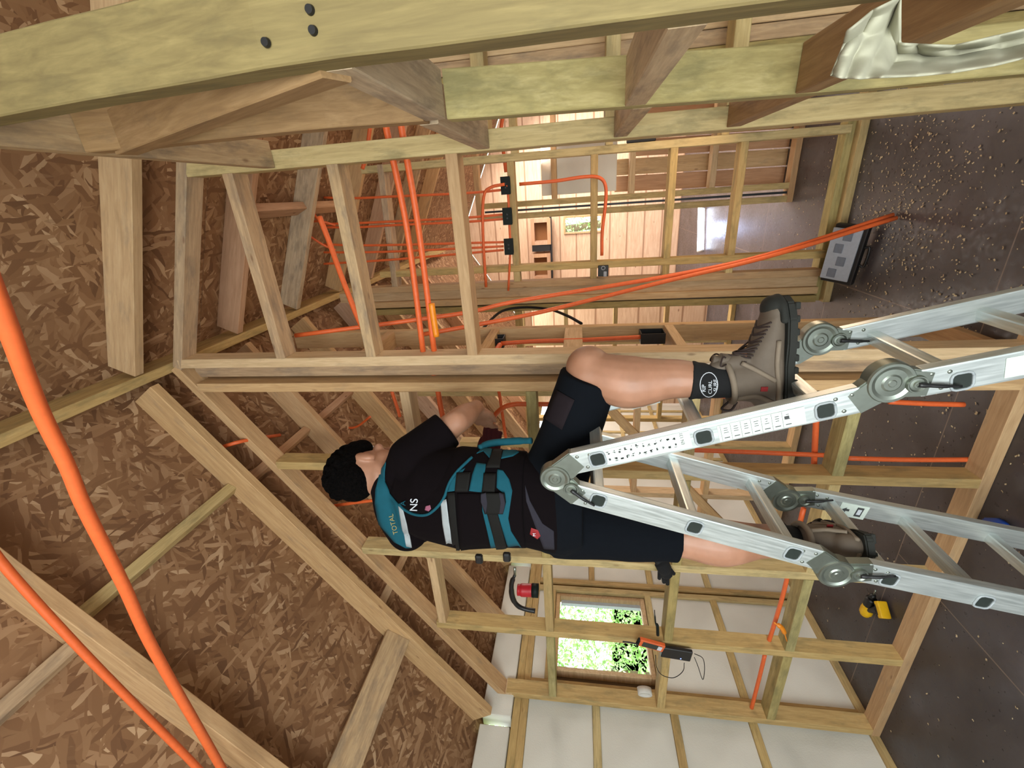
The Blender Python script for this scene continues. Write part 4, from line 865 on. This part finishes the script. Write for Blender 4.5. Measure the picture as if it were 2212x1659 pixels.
# ---- details laid on the clothes
def bvh(*objs):
    bm = bmesh.new()
    for o in objs: bm.from_mesh(o.data)
    return BVHTree.FromBMesh(bm)
O = V((0, 0, EYE))
def hit(tr, x, y):
    d = RW @ V((1659-y-CXP, x-CYP, FPX)); h = tr.ray_cast(O, d.normalized()); return (h[0], h[1]) if h[0] else (None, None)
def drape(name, poly, tr, mat, parent, lift=.002, th=.0025, cuts=5):
    vs = [V((a, b, 0)) for a, b in poly]; bm = bmesh.new(); bv = [bm.verts.new(v) for v in vs]
    for t_ in tessellate_polygon([vs]): bm.faces.new([bv[i] for i in t_])
    bmesh.ops.subdivide_edges(bm, edges=bm.edges[:], cuts=cuts, use_grid_fill=True)
    bad = []
    for v in bm.verts:
        p, n = hit(tr, v.co.x, v.co.y)
        if p is None: bad.append(v)
        else: v.co = p+n*lift
    bmesh.ops.delete(bm, geom=bad, context='VERTS')
    if not bm.faces: bm.free(); return None
    o = obj(name, bm, mat, parent, True); s = o.modifiers.new('solid', 'SOLIDIFY'); s.thickness = th; s.offset = 1; return o
def z1(pts, ox=700, oy=930, k=3.687): return [(ox+a/k, oy+b/k) for a, b in pts]
tv = bvh(vest, shirt)
drape('shoulder_yoke', z1([(500, 250), (450, 330), (415, 470), (410, 580), (440, 740), (560, 880), (650, 930), (690, 930), (655, 790), (620, 650), (600, 585), (530, 500), (488, 410), (490, 330)]), tv, 'teal', vest)
drape('reflective_band', z1([(600, 600), (632, 615), (665, 740), (698, 925), (655, 915), (625, 760)]), tv, 'reflector', vest, .005)
drape('reflective_band', z1([(935, 560), (980, 545), (1000, 720), (1042, 980), (990, 970), (950, 740)]), tv, 'reflector', vest, .005)
pip = [(600, 585), (640, 625), (700, 658), (760, 672), (820, 668), (870, 640), (930, 580), (965, 520), (985, 460), (1010, 400), (1060, 330), (1110, 280), (1180, 215)]
pp = [hit(tv, *q) for q in z1(pip)]; pp = [p+n*.002 for p, n in pp if p]
if len(pp) > 3: obj('piping', tubebm(pp, .0045, 8), 'teal', vest, True)
for poly in ([(1085, 318), (1125, 300), (1068, 385), (1045, 480), (985, 490), (1005, 415)], [(1215, 258), (1292, 268), (1272, 380), (1255, 492), (1155, 482), (1182, 350)],
             [(1380, 310), (1425, 318), (1475, 390), (1500, 480), (1482, 600), (1468, 700), (1490, 800), (1575, 935), (1470, 950), (1425, 800), (1380, 665), (1440, 600), (1440, 510), (1375, 455)],
             [(1255, 500), (1268, 500), (1295, 650), (1345, 800), (1375, 955), (1335, 960), (1300, 800), (1262, 640)], [(1215, 185), (1270, 130), (1340, 150), (1320, 222), (1268, 165)], [(1430, 150), (1525, 140), (1552, 175), (1505, 205), (1408, 226)]):
    drape('teal_panel', z1(poly), tv, 'teal', vest)
for poly in ([(1060, 340), (1172, 335), (1150, 485), (1045, 485)], [(1275, 345), (1372, 345), (1362, 490), (1262, 490)], [(1300, 650), (1382, 650), (1425, 800), (1470, 985), (1385, 990), (1345, 820)], [(988, 495), (1045, 490), (1060, 720), (1085, 985), (1035, 985), (1010, 760)],
             [(1350, 160), (1420, 160), (1400, 300), (1290, 300)]):
    drape('strap', z1(poly), tv, 'strap', vest, .006, .004)
drape('back_pocket', z1([(1060, 500), (1248, 500), (1262, 640), (1298, 800), (1330, 950), (1095, 985), (1070, 760)]), tv, 'shirt', vest, .004, .006)
drape('buckle', z1([(1268, 495), (1440, 495), (1450, 570), (1430, 650), (1290, 650), (1262, 560)]), tv, 'strap', vest, .014, .012)
for poly in ([(1262, 500), (1300, 490), (1312, 570), (1300, 645), (1262, 560)], [(1400, 490), (1432, 500), (1448, 570), (1432, 640), (1400, 645), (1412, 565)]): drape('buckle_side', z1(poly), tv, 'grey_fabric', vest, .016, .014)
def write(s, cx, cy, size_px, tr, mat, parent, ang=0., name='writing', lift=.004):
    me = textmesh(s, 1, 0); bm = bmesh.new(); bm.from_mesh(me); bpy.data.meshes.remove(me); bmesh.ops.subdivide_edges(bm, edges=bm.edges[:], cuts=1); bad = []
    for v in bm.verts:
        x, y = v.co.x*math.cos(ang)-v.co.y*math.sin(ang), v.co.x*math.sin(ang)+v.co.y*math.cos(ang)
        p, n = hit(tr, cx-y*size_px, cy-x*size_px)                  # writing runs to the right of the upright view
        if p is None: bad.append(v)
        else: v.co = p+n*lift
    bmesh.ops.delete(bm, geom=bad, context='VERTS')
    o = obj(name, bm, mat, parent); so = o.modifiers.new('solid', 'SOLIDIFY'); so.thickness = .0006; return o
write('TOTAL', *z1([(556, 735)])[0], 14, tv, 'gold_print', vest, .26, lift=.007); write('NS', *z1([(728, 588)])[0], 23, tv, 'white_print', shirt, -.05, lift=.0055); write('A', *z1([(645, 575)])[0], 15, tv, 'teal', shirt, lift=.0075)
drape('pink_patch', z1([(815, 600), (850, 590), (858, 620), (840, 640), (808, 630)]), tv, 'pink_print', shirt, .004, .001)
for (x, y) in ((1035, 1207), (1095, 1203)):
    p = PY(x, y, 1.08); obj('side_clip', boxbm(.035, .02, .025, .005), 'black_plastic', vest, mtx=Matrix.Translation(p))
obj('front_flap', tubebm([PY(1035, 968, 1.13), PY(1060, 958, 1.16), PY(1110, 953, 1.16), PY(1148, 952, 1.14)], [.010, .012, .012, .010], 10), 'teal', vest, True)
ts = bvh(shorts, shirt, vest)
drape('thigh_pocket', [(1196, 838), (1242, 864), (1215, 928), (1168, 898)], ts, 'shorts_patch', shorts)
drape('side_stripe', z1([(1600, 430), (1640, 560), (1740, 740), (1830, 800), (1835, 945), (1750, 940), (1660, 700), (1610, 560)]), ts, 'grey_fabric', shorts)
drape('maker_label', z1([(1650, 770), (1705, 790), (1725, 835), (1700, 860), (1640, 820)]), ts, 'red_label', shorts, .003, .002)
write('M', *z1([(1678, 815)])[0], 9, ts, 'white_print', shorts, name='label_mark', lift=.0068)
# sleeve badge
tsr = bvh(shirt); drape('sleeve_badge', [(996, 958), (1012, 954), (1018, 962), (1003, 968)], tsr, 'white_print', shirt, .003, .001)
# socks
def sock(kn, an, a, nm):
    bm = bmesh.new(); tubebm([kn.lerp(an, a), kn.lerp(an, (a+1)/2), an, an-V((0, 0, .05))], [.053, .049, .045, .044], 20, bm); return skinmesh(nm, bm, .005, 3, 'sock', MAN)
skR = sock(knR, anR, .84, 'sock'); skL = sock(knL, anL, .84, 'sock')
tk = bvh(skR)
ring = [(1531+19*math.cos(a), 831+26*math.sin(a)) for a in [k*math.pi/10 for k in range(21)]]
pts = [hit(tk, *q) for q in ring]; pts = [p+n*.0012 for p, n in pts if p]
if len(pts) > 5: obj('sock_logo', tubebm(pts, .0011, 5, sm=False), 'white_print', skR)
for s_, x_, y_ in (('RIP', 1520, 838), ('CURL', 1534, 836), ('SURF', 1545, 832)): write(s_, x_, y_, 11, tk, 'white_print', skR, name='sock_writing', lift=.0022)
# boots
def boot(M, label_parent, left=False):
    """toe along +X, sole at z = 0, ankle above the origin; length .29"""
    bt = thing('boot', M.translation); bt.parent = MAN; bt.matrix_parent_inverse = PMAT[MAN.name].inverted()
    def T(b): bmesh.ops.transform(b, matrix=M, verts=b.verts); return b
    bm = bmesh.new()
    loft(bm, [(V((-.005, 0, .145)), V((.052, 0, 0)), V((0, .046, 0))), (V((-.004, 0, .11)), V((.054, 0, .0)), V((0, .046, 0))), (V((0, 0, .075)), V((.066, 0, .0)), V((0, .044, 0))), (V((.01, 0, .03)), V((.085, 0, 0)), V((0, .044, 0)))])
    loft(bm, [(V((-.055, 0, .045)), V((0, .032, 0)), V((0, 0, .03))), (V((.0, 0, .06)), V((0, .043, 0)), V((0, 0, .05))), (V((.06, 0, .062)), V((0, .044, 0)), V((0, 0, .048))), (V((.11, .004, .05)), V((0, .047, 0)), V((0, 0, .036))), (V((.155, .006, .042)), V((0, .045, 0)), V((0, 0, .026))), (V((.185, .006, .036)), V((0, .032, 0)), V((0, 0, .018)))])
    ball(bm, V((.165, .006, .040)), (.036, .043, .026)); ball(bm, V((-.055, 0, .05)), (.032, .034, .04)); limb(bm, [V((.045, 0, .12)), V((.035, 0, .17))], [.028, .024])
    up_ = skinmesh('boot_upper', T(bm), .0045, 3, 'boot_leather', MAN); up_.parent = bt; up_.matrix_parent_inverse = Matrix.Translation(M.translation).inverted()
    P0 = PMAT[bt.name]
    out = [(-.092, -.02), (-.085, -.036), (-.04, -.04), (.03, -.037), (.09, -.046), (.15, -.046), (.19, -.03), (.207, 0), (.2, .03), (.165, .05), (.10, .05), (.03, .042), (-.04, .042), (-.085, .036), (-.094, .02)]
    bm = prism(out, .022, Matrix.Translation((0, 0, .012)), .004)
    obj('boot_sole', T(bm), 'boot_sole', bt)
    bm = bmesh.new()
    for k in range(9):
        for s in (-1, 1): boxbm(.017, .026, .012, .002, bm=bm, mtx=Matrix.Translation((-.075+k*.032, s*.024, -.001)))
    obj('sole_lugs', T(bm), 'boot_sole', bt)
    bm = bmesh.new(); ball(bm, V((.178, .006, .040)), (.032, .040, .027)); limb(bm, [V((.15, -.04, .03)), V((.185, -.028, .03)), V((.203, .005, .03)), V((.185, .038, .03)), (.15, .05, .03)], [.010]*5)
    tc = skinmesh('toe_cap', T(bm), .004, 2, 'boot_sole', MAN); tc.parent = bt; tc.matrix_parent_inverse = P0.inverted()
    bm = bmesh.new(); tr_ = bvh(up_)
    def surf(p):
        p = M @ V(p); h = tr_.find_nearest(p); return h[0]+h[1]*.002
    for k in range(6):
        x, z = .05+.017*k, .125-.010*k
        tubebm([surf((x, -.034, z-.014)), surf((x+.004, 0, z+.02)), surf((x+.010, .034, z-.014))], .0024, 6, bm); tubebm([surf((x+.010, -.034, z-.018)), surf((x+.004, 0, z+.02)), surf((x, .034, z-.014))], .0024, 6, bm)
    for s in (-1, 1):
        b0 = V((.055, 0, .148)); tubebm([M @ b0, M @ (b0+V((.012, s*.03, .02))), M @ (b0+V((-.008, s*.045, .03))), M @ (b0+V((-.008, s*.02, .008))), M @ b0], .0022, 6, bm)
    obj('laces', bm, 'lace', bt, True)
    for s in (-1, 1):
        for pts_, r_, m_ in (([(-.085, s*.02, .035), (-.03, s*.05, .04), (.04, s*.05, .045), (.10, s*.055, .04)], .006, 'boot_mesh'), ([(.0, s*.05, .05), (.03, s*.05, .09), (.05, s*.04, .125)], .006, 'boot_mesh'), ([(-.06, s*.04, .05), (-.045, s*.048, .09), (-.05, s*.04, .135)], .006, 'boot_mesh')):
            obj('overlay', tubebm([surf(p) for p in pts_], r_, 8), m_, bt, True)
    cr = [M @ V((-.005+.053*math.cos(a), .047*math.sin(a), .147+.008*math.cos(a))) for a in [k*math.pi/8 for k in range(17)]]
    obj('collar', tubebm(cr, .008, 8), 'boot_mesh', bt, True)
    obj('pull_loop', tubebm([M @ V((-.058, 0, .145)), M @ V((-.078, .004, .162)), M @ V((-.082, 0, .14)), M @ V((-.06, 0, .125))], .003, 6), 'lace', bt, True)
    obj('tongue', tubebm([M @ V((.045, 0, .13)), M @ V((.052, 0, .16)), M @ V((.058, 0, .185))], [.022, .02, .012], 10), 'boot_leather', bt, True)
    tag_ = M @ V((-.02, -.048, .075)); pt = tr_.find_nearest(tag_); obj('red_tab', boxbm(.012, .003, .016), 'red_label', bt, mtx=Matrix.Translation(pt[0]+pt[1]*.002))
    return bt
def boot_at(an, toe, roll=0, sole_drop=.115):
    xd = V(toe).normalized(); z = V((0, 0, 1)); z = (z-z.dot(xd)*xd).normalized(); y_ = z.cross(xd); m_ = Matrix((xd, y_, z)).transposed().to_4x4(); m_.translation = V(an)-z*sole_drop; return m_
boot(boot_at(PY(1592, 820, 1.12), (.97, .20, .06), 0, .125), MAN); boot(boot_at(PY(1768, 1168, 1.10), (-.55, .83, -.06), 0, .10), MAN, True)
# glove on the left hand
bm = bmesh.new(); hand(bm, wrL, hLt-wrL, V((-.2, .1, -1)), V((.2, .9, 0)), (.5, .7, .5), 1., .0022); limb(bm, [wrL.lerp(elL, .22), wrL], [.036, .033]); skinmesh('work_glove', bm, .0045, 2, 'cloth_glove', MAN)
